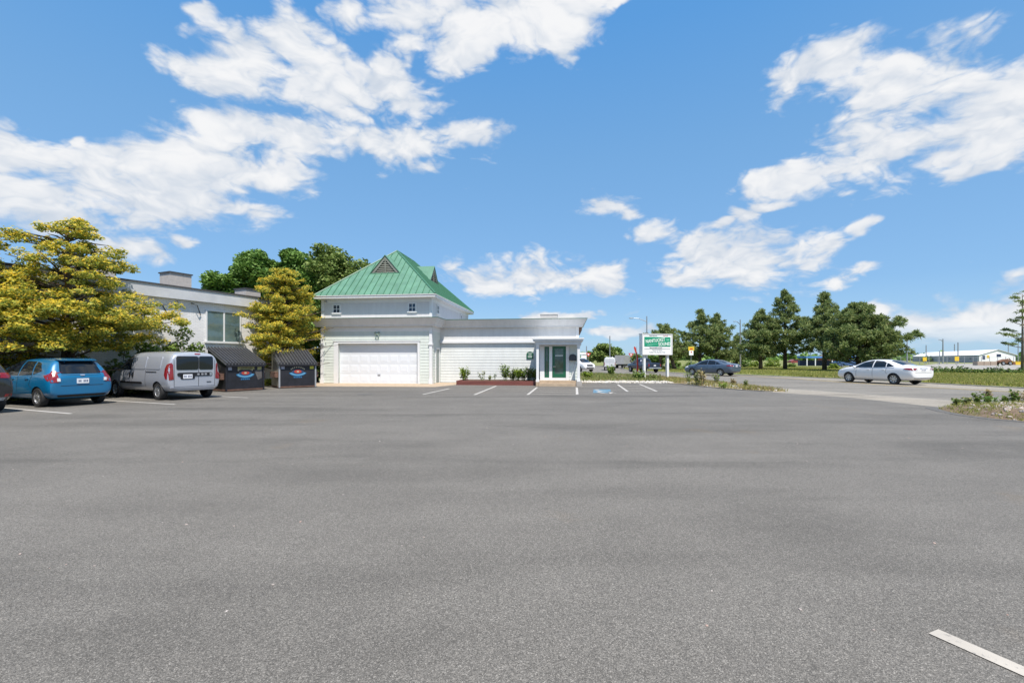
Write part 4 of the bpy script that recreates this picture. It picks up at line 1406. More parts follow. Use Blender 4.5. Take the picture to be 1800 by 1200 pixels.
def plate(parent, bvh, x_view, y, z, w=.31, h=.155, ink=True):
    p = patch('number_plate', bvh, [(y - w / 2, z - h / 2), (y + w / 2, z - h / 2), (y + w / 2, z + h / 2), (y - w / 2, z + h / 2)], x_view, M['plate_white'], parent, .018, .5, .02)
    if ink:
        q = None
        for k in range(6):
            a = y - w * .40 + k * w * .14
            if k == 3: continue
            q = patch('plate_character', bvh, [(a, z - h * .22), (a + w * .085, z - h * .22), (a + w * .085, z + h * .2), (a, z + h * .2)], x_view, M['plate_ink'], p, .021, .5, .001)
    return p

def handles(bvh, parent, spots, m, w=.17):
    for x, z in spots:
        for v in 'LR':
            patch('door_handle', bvh, rrect(x - w / 2, x + w / 2, z - .018, z + .018, .015, 2), v, m, parent, .03, .2, .035)

def paintm(name, col, metal=0.0, rough=0.35):
    return mat(name, col, rough, metal, coat=1.0)

def place_car(name, label, cat, rear_axle, heading, wb, group=None):
    h = Vector(heading).normalized()
    c = Vector(rear_axle) + h * wb / 2
    return thing(name, label, cat, (c.x, c.y, 0.006), math.atan2(h.y, h.x), group)

def vehicle(t, st, wb, track, r, tw, paint, style, arch=1.13):
    W2 = max(s[5] for s in st)
    body, bvh = car_body(st, (-wb / 2, wb / 2), r * arch, W2, paint, M['wheel_dark'], t, r)
    for ax in (-wb / 2, wb / 2):
        for s in (-1, 1):
            wheel(t, ax, s * (track / 2), r, tw, style, s)
    return bvh

# ---- blue hatchback
t = place_car('parked_car', 'bright blue hatchback with red tail lamps parked beside the silver van', 'car', (-14.45, 14.9), (-.935, .355), 2.6, 'cars parked in the lot')
P_BLUE = paintm('paint_blue', (0.002, 0.130, 0.285), 0.1)
st = [(-1.97, .40, .76, .93, .60, .74, .58), (-1.94, .30, .80, 1.00, .68, .81, .62), (-1.84, .25, .90, 1.14, .74, .845, .62), (-1.70, .24, .97, 1.36, .76, .85, .585),
      (-1.60, .22, .98, 1.50, .76, .85, .57), (-1.35, .2, .98, 1.52, .76, .85, .57), (-.8, .2, .97, 1.54, .76, .85, .575), (-.2, .2, .95, 1.54, .76, .85, .575), (.4, .2, .93, 1.49, .76, .85, .565),
      (.9, .2, .92, 1.33, .76, .85, .575), (1.35, .2, .92, 1.09, .75, .84, .63), (1.7, .2, .87, .98, .73, .82, .62), (1.98, .23, .75, .85, .68, .77, .56), (2.12, .3, .62, .70, .55, .66, .45), (2.16, .36, .55, .62, .45, .55, .35)]
v = vehicle(t, st, 2.6, 1.48, .305, .19, P_BLUE, (5, .17))
for s in 'LR':
    patch('side_window', v, [(-.15, .98), (.62, .965), (1.02, 1.0), (.48, 1.36), (.0, 1.435), (-.12, 1.435)], s, M['glass_dark'], t)
    patch('side_window', v, [(-.95, 1.0), (-.22, .98), (-.20, 1.435), (-.78, 1.42)], s, M['glass_dark'], t)
    patch('side_window', v, [(-1.42, 1.12), (-1.02, 1.005), (-.86, 1.41), (-1.12, 1.36)], s, M['glass_dark'], t)
    seam(v, [(-.19, .96), (-.17, .34)], s, t); seam(v, [(.75, .93), (.78, .36)], s, t); seam(v, [(-.98, .98), (-.86, .70), (-.98, .60)], s, t)
    patch('tail_lamp', v, [(-1.96, .76), (-1.80, .84), (-1.60, .99), (-1.72, 1.0), (-1.82, 1.08), (-1.96, 1.08)], s, M['red_lamp'], t, .012)
    patch('sill_trim', v, [(-.9, .26), (.85, .26), (.85, .32), (-.9, .32)], s, P_BLUE, t, .012)
handles(v, t, [(-.72, .88), (.1, .87)], P_BLUE)
gw_ = [(-.50, 1.03), (.50, 1.03), (.53, 1.10), (.46, 1.40), (.40, 1.43), (-.40, 1.43), (-.46, 1.40), (-.53, 1.10)]
patch('rear_window', v, gw_, 'B', M['glass_dark'], t)
spo = MB(); spo.prism([(-1.45, -.50, 1.49), (-1.45, .50, 1.49), (-1.76, .47, 1.445), (-1.76, -.47, 1.445)], (0, 0, .028)); spo.build('spoiler', P_BLUE, t)
for s in (-1, 1):
    pl_ = [(s * .60, .78), (s * .78, .76), (s * .79, .95), (s * .68, 1.12), (s * .60, 1.12), (s * .60, .92)]
    patch('tail_lamp', v, pl_ if s > 0 else pl_[::-1], 'B', M['red_lamp'], t, .014)
    pc = [(s * .56, .80), (s * .64, .80), (s * .64, .90), (s * .57, .90)]
    patch('reversing_lamp', v, pc if s > 0 else pc[::-1], 'B', M['clear_lamp'], t, .020)
patch('windscreen', v, [(-.55, 1.02), (.55, 1.02), (.48, 1.42), (-.48, 1.42)], 'F', M['glass_dark'], t)
seam(v, [(-.52, .985), (.52, .985)], 'B', t); seam(v, [(-.55, .66), (.55, .66)], 'B', t)
plate(t, v, 'B', 0, .80)
patch('bumper_trim', v, [(-.60, .31), (.60, .31), (.64, .38), (-.64, .38)], 'B', M['black'], t, .01)
patch('badge', v, rrect(-.06, .06, .96, 1.005, .02, 2), 'B', M['alloy'], t, .02)
w = MB().tube([(-1.80, .0, 1.05), (-1.83, -.22, 1.10), (-1.80, -.38, 1.12)], .012, 5); w.build('wiper', M['black'], t)
mirror(t, .82, .80, 1.0, P_BLUE)
for s in 'LR':
    patch('headlamp', v, [(1.55, .72), (1.95, .62), (2.02, .72), (1.7, .86)], s, M['clear_lamp'], t, .01)

# ---- silver van
t = place_car('parked_van', 'silver panel van with dark rear windows parked between hatchback and dumpsters', 'van', (-12.50, 17.35), (-.885, .465), 3.2, 'cars parked in the lot')
P_SIL = paintm('paint_silver', (0.40, 0.42, 0.47), 0.30, 0.32)
st = [(-2.36, .44, .98, 1.55, .72, .84, .70), (-2.33, .36, 1.02, 1.68, .78, .89, .72), (-2.24, .32, 1.04, 1.75, .82, .915, .735), (-1.9, .29, 1.05, 1.785, .82, .92, .735), (-1.0, .28, 1.05, 1.80, .82, .92, .735), (.1, .28, 1.05, 1.80, .82, .92, .735),
      (.55, .28, 1.04, 1.77, .82, .92, .72), (.95, .28, 1.03, 1.66, .82, .915, .70), (1.3, .28, 1.02, 1.42, .81, .91, .68), (1.62, .28, 1.0, 1.17, .8, .90, .68), (1.95, .28, .94, 1.06, .78, .88, .66), (2.25, .29, .82, .93, .73, .83, .58), (2.40, .34, .66, .75, .6, .7, .45), (2.44, .40, .58, .65, .5, .6, .36)]
v = vehicle(t, st, 3.2, 1.58, .325, .20, P_SIL, (9, .10))
for s in 'LR':
    patch('side_window', v, [(.32, 1.09), (.98, 1.08), (1.33, 1.10), (.98, 1.48), (.62, 1.60), (.34, 1.62)], s, M['glass_dark'], t)
    for x0_, x1_ in ((-.72, .12), (-1.78, -.80)):
        patch('blank_panel', v, rrect(x0_, x1_, 1.12, 1.58, .06), s, P_SIL, t, .014)
    seam(v, [(.25, 1.66), (.22, .36)], s, t); seam(v, [(1.18, 1.05), (1.16, .45)], s, t); seam(v, [(-.78, 1.66), (-.78, .36)], s, t)
    patch('slide_rail', v, [(-1.55, 1.01), (-.82, 1.01), (-.82, 1.035), (-1.55, 1.035)], s, M['black'], t, .012)
    patch('rub_strip', v, rrect(-.55, 1.12, .58, .65, .03, 2), s, M['black'], t, .02)
    for x in (.12, .36):
        patch('door_handle', v, rrect(x - .035, x + .035, .80, 1.0, .03, 3), s, M['black'], t, .025)
    patch('tail_lamp', v, [(-2.36, .74), (-2.20, .78), (-2.10, .92), (-2.10, 1.16), (-2.18, 1.30), (-2.36, 1.36)], s, M['red_lamp'], t, .012)
    patch('headlamp', v, [(1.75, .82), (2.2, .74), (2.26, .82), (1.95, .96)], s, M['clear_lamp'], t, .01)
for s in (-1, 1):
    p_ = [(s * .72, .76), (s * .86, .74), (s * .87, 1.30), (s * .74, 1.32)]
    patch('tail_lamp', v, p_ if s > 0 else p_[::-1], 'B', M['red_lamp'], t, .014)
patch('rear_window', v, rrect(-.10, .63, 1.10, 1.60, .06), 'B', M['glass_dark'], t, .012)
patch('rear_window', v, rrect(-.63, -.13, 1.10, 1.60, .06), 'B', M['glass_dark'], t, .012)
hb = patch('rear_grip', v, rrect(-.60, .60, .86, 1.0, .06), 'B', M['black'], t, .016)
patch('plate_recess', v, rrect(.02, .50, .76, .96, .05), 'B', M['black'], t, .016)
plate(t, v, 'B', .26, .86)
seam(v, [(-.115, 1.66), (-.115, .48)], 'B', t); seam(v, [(-.70, .49), (.70, .49)], 'B', t); seam(v, [(.70, 1.60), (.70, .49)], 'B', t); seam(v, [(-.70, 1.60), (-.70, .49)], 'B', t)
patch('brake_light', v, rrect(-.20, .0, 1.665, 1.70, .015, 2), 'B', M['red_lamp'], t, .012)
patch('badge', v, rrect(-.58, -.50, .88, .98, .03, 3), 'B', M['alloy'], t, .022)
patch('badge', v, rrect(-.56, -.40, .62, .65, .01, 2), 'B', M['black'], t, .012)
for k, x in enumerate((-.36, -.24, -.10)):
    patch('van_name_letter', v, rrect(x - .04, x + .04, .90, .965, .02, 2), 'B', M['grey_metal'], t, .022)
patch('windscreen', v, [(-.62, 1.14), (.62, 1.14), (.56, 1.66), (-.56, 1.66)], 'F', M['glass_dark'], t)
patch('bumper', v, [(-.80, .36), (.80, .36), (.82, .47), (-.82, .47)], 'B', P_SIL, t, .035, .1, .04)
mirror(t, 1.12, .92, 1.12, M['black'])

# ---- black SUV at the frame's edge
t = place_car('parked_suv', 'black sport utility vehicle cut off at the left edge of the lot', 'car', (-15.05, 12.28), (-.92, .39), 2.6, 'cars parked in the lot')
P_BLK = paintm('paint_black', (0.008, 0.008, 0.010), 0.0, 0.2)
SUV = [(-2.16, .44, .85, 1.02, .66, .80, .64), (-2.12, .34, .90, 1.12, .74, .86, .66), (-2.0, .30, .98, 1.28, .78, .90, .66), (-1.85, .28, 1.04, 1.52, .80, .91, .62), (-1.65, .27, 1.06, 1.63, .8, .91, .62), (-.9, .26, 1.05, 1.67, .8, .91, .62), (-.1, .26, 1.03, 1.67, .8, .91, .62),
       (.45, .26, 1.02, 1.62, .8, .91, .61), (.9, .26, 1.01, 1.42, .8, .91, .62), (1.3, .26, 1.0, 1.15, .8, .90, .66), (1.75, .26, .96, 1.06, .78, .88, .66), (2.08, .28, .84, .95, .72, .83, .6), (2.22, .36, .70, .78, .6, .72, .46), (2.26, .42, .62, .69, .5, .6, .36)]
def suv(t, P, lamps='B'):
    v = vehicle(t, SUV, 2.6, 1.56, .35, .22, P, (5, .16))
    for s in 'LR':
        patch('side_window', v, [(-.12, 1.08), (.6, 1.06), (1.0, 1.09), (.5, 1.46), (.1, 1.55), (-.1, 1.55)], s, M['glass_dark'], t)
        patch('side_window', v, [(-.95, 1.10), (-.2, 1.08), (-.18, 1.55), (-.85, 1.54)], s, M['glass_dark'], t)
        patch('side_window', v, [(-1.62, 1.16), (-1.03, 1.10), (-.92, 1.53), (-1.5, 1.45)], s, M['glass_dark'], t)
        seam(v, [(-.16, 1.06), (-.14, .38)], s, t); seam(v, [(.78, 1.04), (.8, .42)], s, t)
        patch('tail_lamp', v, [(-2.15, .98), (-1.86, 1.03), (-1.82, 1.11), (-2.1, 1.12)], s, M['red_lamp'], t, .012)
        patch('headlamp', v, [(1.7, .86), (2.12, .76), (2.16, .84), (1.8, .99)], s, M['clear_lamp'], t, .01)
    for s in (-1, 1):
        p_ = [(s * .58, .98), (s * .86, .96), (s * .85, 1.10), (s * .60, 1.10)]
        patch('tail_lamp', v, p_ if s > 0 else p_[::-1], 'B', M['red_lamp'], t, .014)
        p_ = [(s * .66, .46), (s * .82, .47), (s * .82, .54), (s * .69, .53)]
        patch('reflector', v, p_ if s > 0 else p_[::-1], 'B', M['red_lamp'], t, .014)
        p_ = [(s * .48, .76), (s * .80, .80), (s * .78, .92), (s * .52, .88)]
        patch('headlamp', v, p_ if s > 0 else p_[::-1], 'F', M['clear_lamp'], t, .014)
    patch('rear_window', v, [(-.58, 1.16), (.58, 1.16), (.52, 1.54), (-.52, 1.54)], 'B', M['glass_dark'], t)
    patch('windscreen', v, [(-.60, 1.10), (.60, 1.10), (.52, 1.56), (-.52, 1.56)], 'F', M['glass_dark'], t)
    patch('grille', v, rrect(-.42, .42, .66, .86, .06), 'F', M['black'], t, .012)
    patch('lower_grille', v, rrect(-.5, .5, .42, .54, .05), 'F', M['black'], t, .012)
    patch('bumper_trim', v, [(-.66, .36), (.66, .36), (.7, .44), (-.7, .44)], 'B', M['grey_metal'], t, .012)
    plate(t, v, 'B', 0, .82)
    mirror(t, .88, .88, 1.08, P)
    return v
suv(t, P_BLK)

# ---- sedans
SED = [(-2.40, .44, .84, .97, .60, .74, .56), (-2.37, .36, .90, 1.04, .68, .82, .62), (-2.25, .28, .95, 1.11, .74, .88, .68), (-1.95, .24, .97, 1.14, .78, .905, .69), (-1.70, .22, .97, 1.16, .79, .91, .67), (-1.25, .2, .97, 1.34, .79, .91, .60), (-.85, .2, .965, 1.455, .79, .91, .58), (-.3, .2, .96, 1.49, .79, .91, .58), (.2, .2, .955, 1.485, .79, .91, .575),
       (.6, .2, .95, 1.40, .79, .91, .57), (1.0, .2, .94, 1.21, .79, .905, .60), (1.32, .2, .93, 1.05, .78, .90, .66), (1.8, .2, .88, .98, .76, .88, .68), (2.12, .24, .79, .88, .70, .82, .6), (2.30, .30, .68, .75, .6, .72, .46), (2.35, .36, .60, .66, .5, .6, .36)]
def sedan(t, P, style):
    v = vehicle(t, SED, 2.78, 1.58, .325, .205, P, style)
    for s in 'LR':
        patch('side_window', v, [(-.12, .99), (.75, .975), (1.05, .985), (.55, 1.29), (.05, 1.40), (-.10, 1.405)], s, M['glass_dark'], t)
        patch('side_window', v, [(-.92, 1.01), (-.19, .99), (-.17, 1.405), (-.65, 1.37), (-.86, 1.28)], s, M['glass_dark'], t)
        patch('side_window', v, [(-1.38, 1.06), (-.97, 1.015), (-.91, 1.27), (-1.06, 1.22)], s, M['glass_dark'], t)
        patch('window_trim', v, [(-1.42, .975), (1.1, .955), (1.1, .972), (-1.42, .992)], s, M['alloy'], t, .010)
        seam(v, [(-.16, .96), (-.14, .30)], s, t); seam(v, [(.86, .94), (.9, .34)], s, t); seam(v, [(-1.0, .98), (-.92, .74), (-1.02, .62)], s, t)
        patch('tail_lamp', v, [(-2.39, .85), (-2.0, .89), (-1.93, .93), (-2.05, .97), (-2.36, .975)], s, M['red_lamp'], t, .012)
        patch('headlamp', v, [(1.78, .74), (2.2, .66), (2.26, .74), (1.9, .87)], s, M['clear_lamp'], t, .01)
    handles(v, t, [(-.80, .86), (.10, .85)], P)
    for s in (-1, 1):
        p_ = [(s * .48, .86), (s * .81, .84), (s * .81, .965), (s * .50, .975)]
        patch('tail_lamp', v, p_ if s > 0 else p_[::-1], 'B', M['red_lamp'], t, .014)
        p_ = [(s * .46, .87), (s * .60, .855), (s * .60, .91), (s * .47, .92)]
        patch('reversing_lamp', v, p_ if s > 0 else p_[::-1], 'B', M['clear_lamp'], t, .02)
    patch('rear_window', v, [(-1.68, -.56), (-.98, -.46), (-.90, -.2), (-.90, .2), (-.98, .46), (-1.68, .56)], 'T', M['glass_dark'], t, .008)
    patch('windscreen', v, [(.42, -.48), (1.26, -.60), (1.30, 0), (1.26, .60), (.42, .48)], 'T', M['glass_dark'], t, .008)
    seam(v, [(-.62, .72), (.62, .72)], 'B', t); seam(v, [(-2.22, -.7), (-2.22, .7)], 'T', t, name='boot_seam')
    patch('boot_trim', v, rrect(-.30, .30, .965, .99, .01, 2), 'B', M['alloy'], t, .02)
    plate(t, v, 'B', 0, .885)
    patch('bumper_trim', v, [(-.62, .37), (.62, .37), (.66, .41), (-.66, .41)], 'B', M['black'], t, .008)
    mirror(t, .92, .86, 1.0, P)
    return v
t = place_car('passing_car', 'white four door sedan driving away on the road at right', 'car', (23.35, 27.05), (-.235, .972), 2.78, 'vehicles on the road')
sedan(t, paintm('paint_white', (0.74, 0.74, 0.75), 0, 0.3), (7, .13))
t = place_car('passing_car', 'dark grey blue sedan driving away past the pine trees', 'car', (19.15, 40.8), (-.57, .82), 2.78, 'vehicles on the road')
sedan(t, paintm('paint_slate', (0.085, 0.12, 0.175), 0.4, 0.3), (5, .15))

# ---- white SUV coming the other way
h_ = Vector((.42, -.91)).normalized()
t = thing('passing_suv', 'white sport utility vehicle facing the lot, half hidden by the porch column', 'car', (8.25, 55.6, .006), math.atan2(h_.y, h_.x), 'vehicles on the road')
suv(t, bpy.data.materials['paint_white'])

# ---- dark pickup behind the sign
t = place_car('pickup_truck', 'dark blue pickup truck driving away behind the shop sign', 'pickup', (15.5, 50.6), (-.27, .96), 3.4, 'vehicles on the road')
t.scale = (.86, .86, .86)
P_NAVY = paintm('paint_navy', (0.012, 0.022, 0.055), 0.3, 0.3)
PK = [(-2.75, .62, 1.05, 1.22, .80, .88, .80), (-2.72, .56, 1.08, 1.26, .84, .93, .84), (-2.6, .5, 1.10, 1.28, .86, .96, .86), (-1.5, .48, 1.10, 1.28, .88, .97, .86), (-.75, .46, 1.10, 1.28, .88, .97, .86), (-.62, .46, 1.15, 1.62, .88, .97, .70), (-.5, .45, 1.18, 1.88, .88, .97, .68), (.0, .45, 1.18, 1.93, .88, .97, .68),
      (.6, .45, 1.17, 1.90, .88, .97, .68), (1.05, .45, 1.16, 1.62, .88, .97, .70), (1.4, .45, 1.15, 1.32, .88, .96, .76), (2.1, .46, 1.08, 1.22, .86, .95, .78), (2.55, .48, .98, 1.12, .8, .9, .7), (2.68, .54, .86, .96, .7, .8, .56), (2.72, .6, .78, .86, .6, .7, .45)]
v = vehicle(t, PK, 3.4, 1.66, .40, .27, P_NAVY, (6, .14))
for s in 'LR':
    patch('side_window', v, [(-.42, 1.22), (.25, 1.21), (.25, 1.78), (-.38, 1.78)], s, M['glass_dark'], t)
    patch('side_window', v, [(.32, 1.21), (1.12, 1.20), (.75, 1.68), (.32, 1.78)], s, M['glass_dark'], t)
    seam(v, [(.28, 1.2), (.28, .6)], s, t); seam(v, [(-.56, 1.2), (-.56, .56)], s, t)
    patch('wheel_arch_trim', v, [(-2.22, .9), (-1.18, .9), (-1.24, .98), (-2.16, .98)], s, M['black'], t, .02)
patch('rear_window', v, rrect(-.60, .60, 1.42, 1.80, .06), 'B', M['glass_dark'], t)
patch('bed_cover', v, [(-2.62, -.76), (-.72, -.76), (-.72, .76), (-2.62, .76)], 'T', M['black'], t, .02)
for s in (-1, 1):
    p_ = [(s * .76, .82), (s * .92, .82), (s * .90, 1.14), (s * .78, 1.14)]
    patch('tail_lamp', v, p_ if s > 0 else p_[::-1], 'B', M['red_lamp'], t, .016)
patch('tailgate', v, rrect(-.72, .72, .74, 1.16, .05), 'B', P_NAVY, t, .012)
b = BB(-2.92, -2.70, -.86, .86, .52, .68); b.build('rear_bumper', M['alloy'], t)
plate(t, v, 'B', 0, .92)
patch('windscreen', v, [(.72, -.56), (1.36, -.66), (1.36, .66), (.72, .56)], 'T', M['glass_dark'], t, .008)
mirror(t, 1.1, .95, 1.3, M['black'])

# ---- white high van, seen from behind
hv = Vector((.20, .98)).normalized()
t = thing('delivery_van', 'white high roofed delivery van seen square from behind on the road', 'van', (13.3, 62.0, .006), math.atan2(hv.y, hv.x), 'vehicles on the road')
t.scale = (.80, .80, .80)
P_W2 = paintm('paint_white_van', (0.62, 0.63, 0.66), 0, 0.35)
HV = [(-2.6, .50, 1.25, 2.05, .80, .90, .78), (-2.57, .42, 1.3, 2.14, .84, .94, .80), (-2.4, .38, 1.3, 2.18, .86, .97, .82), (-1, .36, 1.3, 2.20, .86, .98, .82), (.8, .36, 1.3, 2.20, .86, .98, .82), (1.3, .36, 1.28, 2.05, .86, .98, .80), (1.75, .36, 1.25, 1.6, .86, .97, .78), (2.1, .36, 1.15, 1.32, .84, .95, .76), (2.5, .38, 1.0, 1.14, .8, .9, .7), (2.68, .45, .8, .9, .66, .76, .5), (2.72, .5, .7, .8, .55, .65, .4)]
v = vehicle(t, HV, 3.3, 1.66, .34, .22, P_W2, (8, .12))
patch('rear_window', v, rrect(-.72, -.05, 1.25, 1.80, .05), 'B', mat('van_window', (.50, .52, .55), .2), t)
patch('rear_window', v, rrect(.05, .72, 1.25, 1.80, .05), 'B', bpy.data.materials['van_window'], t)
seam(v, [(0, 2.0), (0, .62)], 'B', t, .02)
patch('bumper', v, [(-.86, .38), (.86, .38), (.88, .64), (-.88, .64)], 'B', mat('bumper_grey', (.07, .07, .08), .6), t, .03)
for s in (-1, 1):
    p_ = [(s * .80, .85), (s * .90, .85), (s * .89, 1.35), (s * .81, 1.35)]
    patch('tail_lamp', v, p_ if s > 0 else p_[::-1], 'B', M['red_lamp'], t, .016)
for s in 'LR':
    patch('side_window', v, [(.75, 1.36), (1.35, 1.34), (1.55, 1.42), (1.2, 1.92), (.8, 1.95)], s, M['glass_dark'], t)
plate(t, v, 'B', .45, .52, .32, .15, False)
mirror(t, 1.45, .98, 1.4, M['black'])
b = MB(); b.box(-.7, -.5, -.5, -.4, 2.17, 2.30); b.box(-.7, -.5, .4, .5, 2.17, 2.30); b.build('roof_rack_foot', M['white_trim'], t)

# ---- grey box lorry crossing ahead
hb_ = Vector((.50, .86)).normalized()
t = thing('box_lorry', 'long grey box lorry crossing the road ahead of the white van', 'lorry', (18.6, 76.0, .006), math.atan2(hb_.y, hb_.x), 'vehicles on the road')
t.scale = (.72, .72, .72)
M['lorry_grey'] = mat('lorry_grey', (0.34, 0.34, 0.35), .5, var=.12, vscale=.8)
b = BB(-3.0, 1.2, -1.1, 1.1, .95, 2.95); b.build('cargo_box', M['lorry_grey'], t)
b = MB(); b.prism([(1.3, -1.0, .5), (2.9, -1.0, .5), (2.9, -1.0, 1.3), (2.5, -1.0, 2.15), (1.3, -1.0, 2.25)], (0, 2.0, 0)); b.build('cab', paintm('paint_cab', (.5, .5, .5)), t)
b = MB(); b.prism([(1.75, -1.012, 1.35), (2.7, -1.012, 1.35), (2.42, -1.012, 2.0), (1.75, -1.012, 2.05)], (0, .01, 0)); b.build('side_window', M['glass_dark'], t)
b = BB(-2.95, 1.25, -.5, .5, .6, .948); b.build('chassis', M['black'], t)
for x in (-2.2, -1.5, 2.1):
    for s in (-1, 1):
        wheel(t, x, s * .92, .42, .28, (6, .14), s)

# ================================================================== DUMPSTERS
M['dump_black'] = mat('dump_black', (0.011, 0.011, 0.016), 0.55, var=.5, vscale=3.5, bump=.15, bscale=12)
M['dump_lid'] = mat('dump_lid', (0.06, 0.062, 0.07), 0.30, var=.2, vscale=4)
M['dump_side'] = mat('dump_side', (0.25, 0.235, 0.19), 0.8, var=.35, vscale=3, bump=.3, bscale=14)
M['rust'] = mat('rust', (0.13, 0.07, 0.05), .85, var=.4, vscale=6)
M['emblem_blue'] = mat('emblem_blue', (0.02, 0.16, 0.36), .5)
M['emblem_sky'] = mat('emblem_sky', (0.13, 0.32, 0.46), .5)
M['emblem_red'] = mat('emblem_red', (0.40, 0.05, 0.03), .5)
M['emblem_cream'] = mat('emblem_cream', (0.42, 0.37, 0.26), .5)
M['label_grey'] = mat('label_grey', (0.34, 0.35, 0.42), .5)
M['label_yellow'] = mat('label_yellow', (0.55, 0.50, 0.04), .5)
M['strip_gold'] = mat('strip_gold', (0.36, 0.33, 0.12), .5)
def dumpster(label, p0, wdir, w, depth, front_h, back_h, strip, pale_side):
    wd = Vector(wdir).normalized()
    t = thing('dumpster', label, 'dumpster', (p0[0], p0[1], .012), math.atan2(wd.y, wd.x), 'black dumpsters beside the garage')
    H0, H1, D_ = front_h, back_h, depth
    e = .05
    b = MB(); b.box(.05, w - .05, 0, .05, .10, H0 - .02); b.build('front_panel', M['dump_black'], t)
    b = MB(); b.box(.05, w - .05, D_ - .05, D_, .10, H1 - .03); b.build('back_panel', M['dump_black'], t)
    for x, m_ in ((0.0, M['dump_side'] if pale_side else M['dump_black']), (w - .05, M['dump_black'])):
        b = MB(); b.prism([(x, .003, .10), (x, D_ - .003, .10), (x, D_ - .003, H1 - .03), (x, .003, H0 - .02)], (.05, 0, 0)); b.build('side_panel', m_, t)
    b = MB(); b.box(.06, w - .06, .06, D_ - .06, .08, .12); b.build('floor', M['dump_black'], t)
    for x in (-.02, w - .05):
        b = MB(); b.box(x, x + .07, -.03, .04, .03, H0 - .03); b.build('corner_post', M['grey_metal'] if pale_side else M['dump_black'], t)
    b = MB(); b.box(-.02, w + .02, -.025, D_, .03, .095); b.build('base_skid', M['rust'], t)
    for x in (-.16, w + .005):
        b = MB()
        for zz in (.55, .80):
            b.box(x, x + .155, .15, D_ - .35, zz, zz + .03)
        b.box(x, x + .155, .15, .18, .58, .80); b.box(x, x + .03, .3, D_ - .4, .58, .80)
        b.build('fork_pocket', M['rust'], t)
    # side hatch
    b = MB(); b.prism([(-.012, .45, .95), (-.012, D_ - .35, .95), (-.012, D_ - .35, 1.45), (-.012, .8, 1.32), (-.012, .45, 1.12)], (.01, 0, 0)); b.build('side_hatch', M['wheel_dark'], t)
    # ribbed lid
    L = Vector((0, D_ + .12, H1 - H0)); N_ = Vector((0, -(H1 - H0), D_ + .12)).normalized()
    o = Vector((-.06, -.12, H0)); wide = w + .12
    b = MB(); b.prism([o, o + Vector((wide, 0, 0)), o + Vector((wide, 0, 0)) + L, o + L], N_ * .035)
    k = 13
    for i in range(k):
        x = (i + .5) / k * wide
        q = o + Vector((x, 0, 0)) + N_ * .035
        b.prism([q + Vector((-.036, 0, 0)), q + Vector((.036, 0, 0)), q + Vector((.022, 0, 0)) + N_ * .095, q + Vector((-.022, 0, 0)) + N_ * .095], L, 0)
    b.build('ribbed_lid', M['dump_lid'], t)
    b = MB(); b.prism([o + Vector((.04, 0, -.06)), o + Vector((wide - .04, 0, -.06)), o + Vector((wide - .04, 0, 0)), o + Vector((.04, 0, 0))], (0, .03, 0)); b.build('lid_lip', M['dump_black'], t)
    # emblem: ring, swoosh, red oval
    ex, ez = w * .50, H0 - .36
    def ell(rx, rz, y, m_, a0=0, a1=360, thick=None, nm='emblem'):
        rx, rz, thick = rx * 1.2, rz * 1.2, (thick * 1.2 if thick else None)
        n = 22
        out = [(ex + rx * math.cos(rad(a0 + (a1 - a0) * i / n)), y, ez + rz * math.sin(rad(a0 + (a1 - a0) * i / n))) for i in range(n + (0 if a1 - a0 == 360 else 1))]
        b = MB()
        if thick:
            inn = [(ex + (rx - thick) * math.cos(rad(a0 + (a1 - a0) * i / n)), y, ez + (rz - thick * .8) * math.sin(rad(a0 + (a1 - a0) * i / n))) for i in range(n + 1)]
            for i in range(n):
                b.prism([out[i], out[i + 1], inn[i + 1], inn[i]], (0, .004, 0))
        else:
            b.prism(out, (0, .004, 0))
        return b.build(nm, m_, t)
    ell(.36, .20, -.006, M['emblem_blue'], 195, 345, .12)
    ell(.33, .17, -.012, M['emblem_sky'], 200, 340, .05)
    ell(.24, .10, -.006, M['navy'])
    ell(.15, .075, -.012, M['emblem_red'])
    ell(.05, .035, -.018, M['emblem_cream'])
    for i in range(8):
        a = rad(150 - i * 120 / 7)
        c = Vector((ex + .36 * math.cos(a), -.006, ez + .20 * math.sin(a) + .03))
        b = MB().box(c.x - .03, c.x + .026, -.006, -.002, c.z - .035, c.z + .035); b.build('emblem_letter', M['emblem_cream'], t)
    for i in range(5):
        b = MB().box(ex - .2 + i * .085, ex - .2 + i * .085 + .06, -.006, -.002, ez - .32, ez - .265); b.build('emblem_letter', M['emblem_blue'], t)
    b = MB().box(.10, .26, -.006, -.002, H0 - .22, H0 - .08); b.build('sticker', M['label_grey'], t)
    b = MB().box(w - .30, w - .11, -.006, -.002, H0 - .23, H0 - .08); b.build('sticker', M['strip_gold'] if strip else M['label_yellow'], t)
    if strip:
        s_ = MB().box(w * .30, w * .74, -.006, -.002, H0 - .20, H0 - .07).build('strip', M['strip_gold'], t)
        text('CARDBOARD', .105, M['dump_black'], s_, stand(w * .52, -.008, H0 - .135), sx=.95)
        b = MB()
        b.prism([(w * .74, -.004, H0 - .26), (w - .10, -.004, H0 - .20), (w - .09, -.004, H0 - .62), (w * .84, -.004, H0 - .70)], (0, -.003, 0)); b.build('worn_patch', mat('worn_grey', (.10, .09, .085), .8, var=.4), t)
    return t
dumpster('black dumpster with a yellow lettered strip, closest to the silver van', (-13.05, 20.75), (.55, .84), 1.72, 1.75, 1.20, 1.98, True, False)
dumpster('black dumpster with a weathered pale side, closest to the garage', (-11.85, 23.15), (.78, .63), 1.78, 1.75, 1.20, 1.93, False, True)

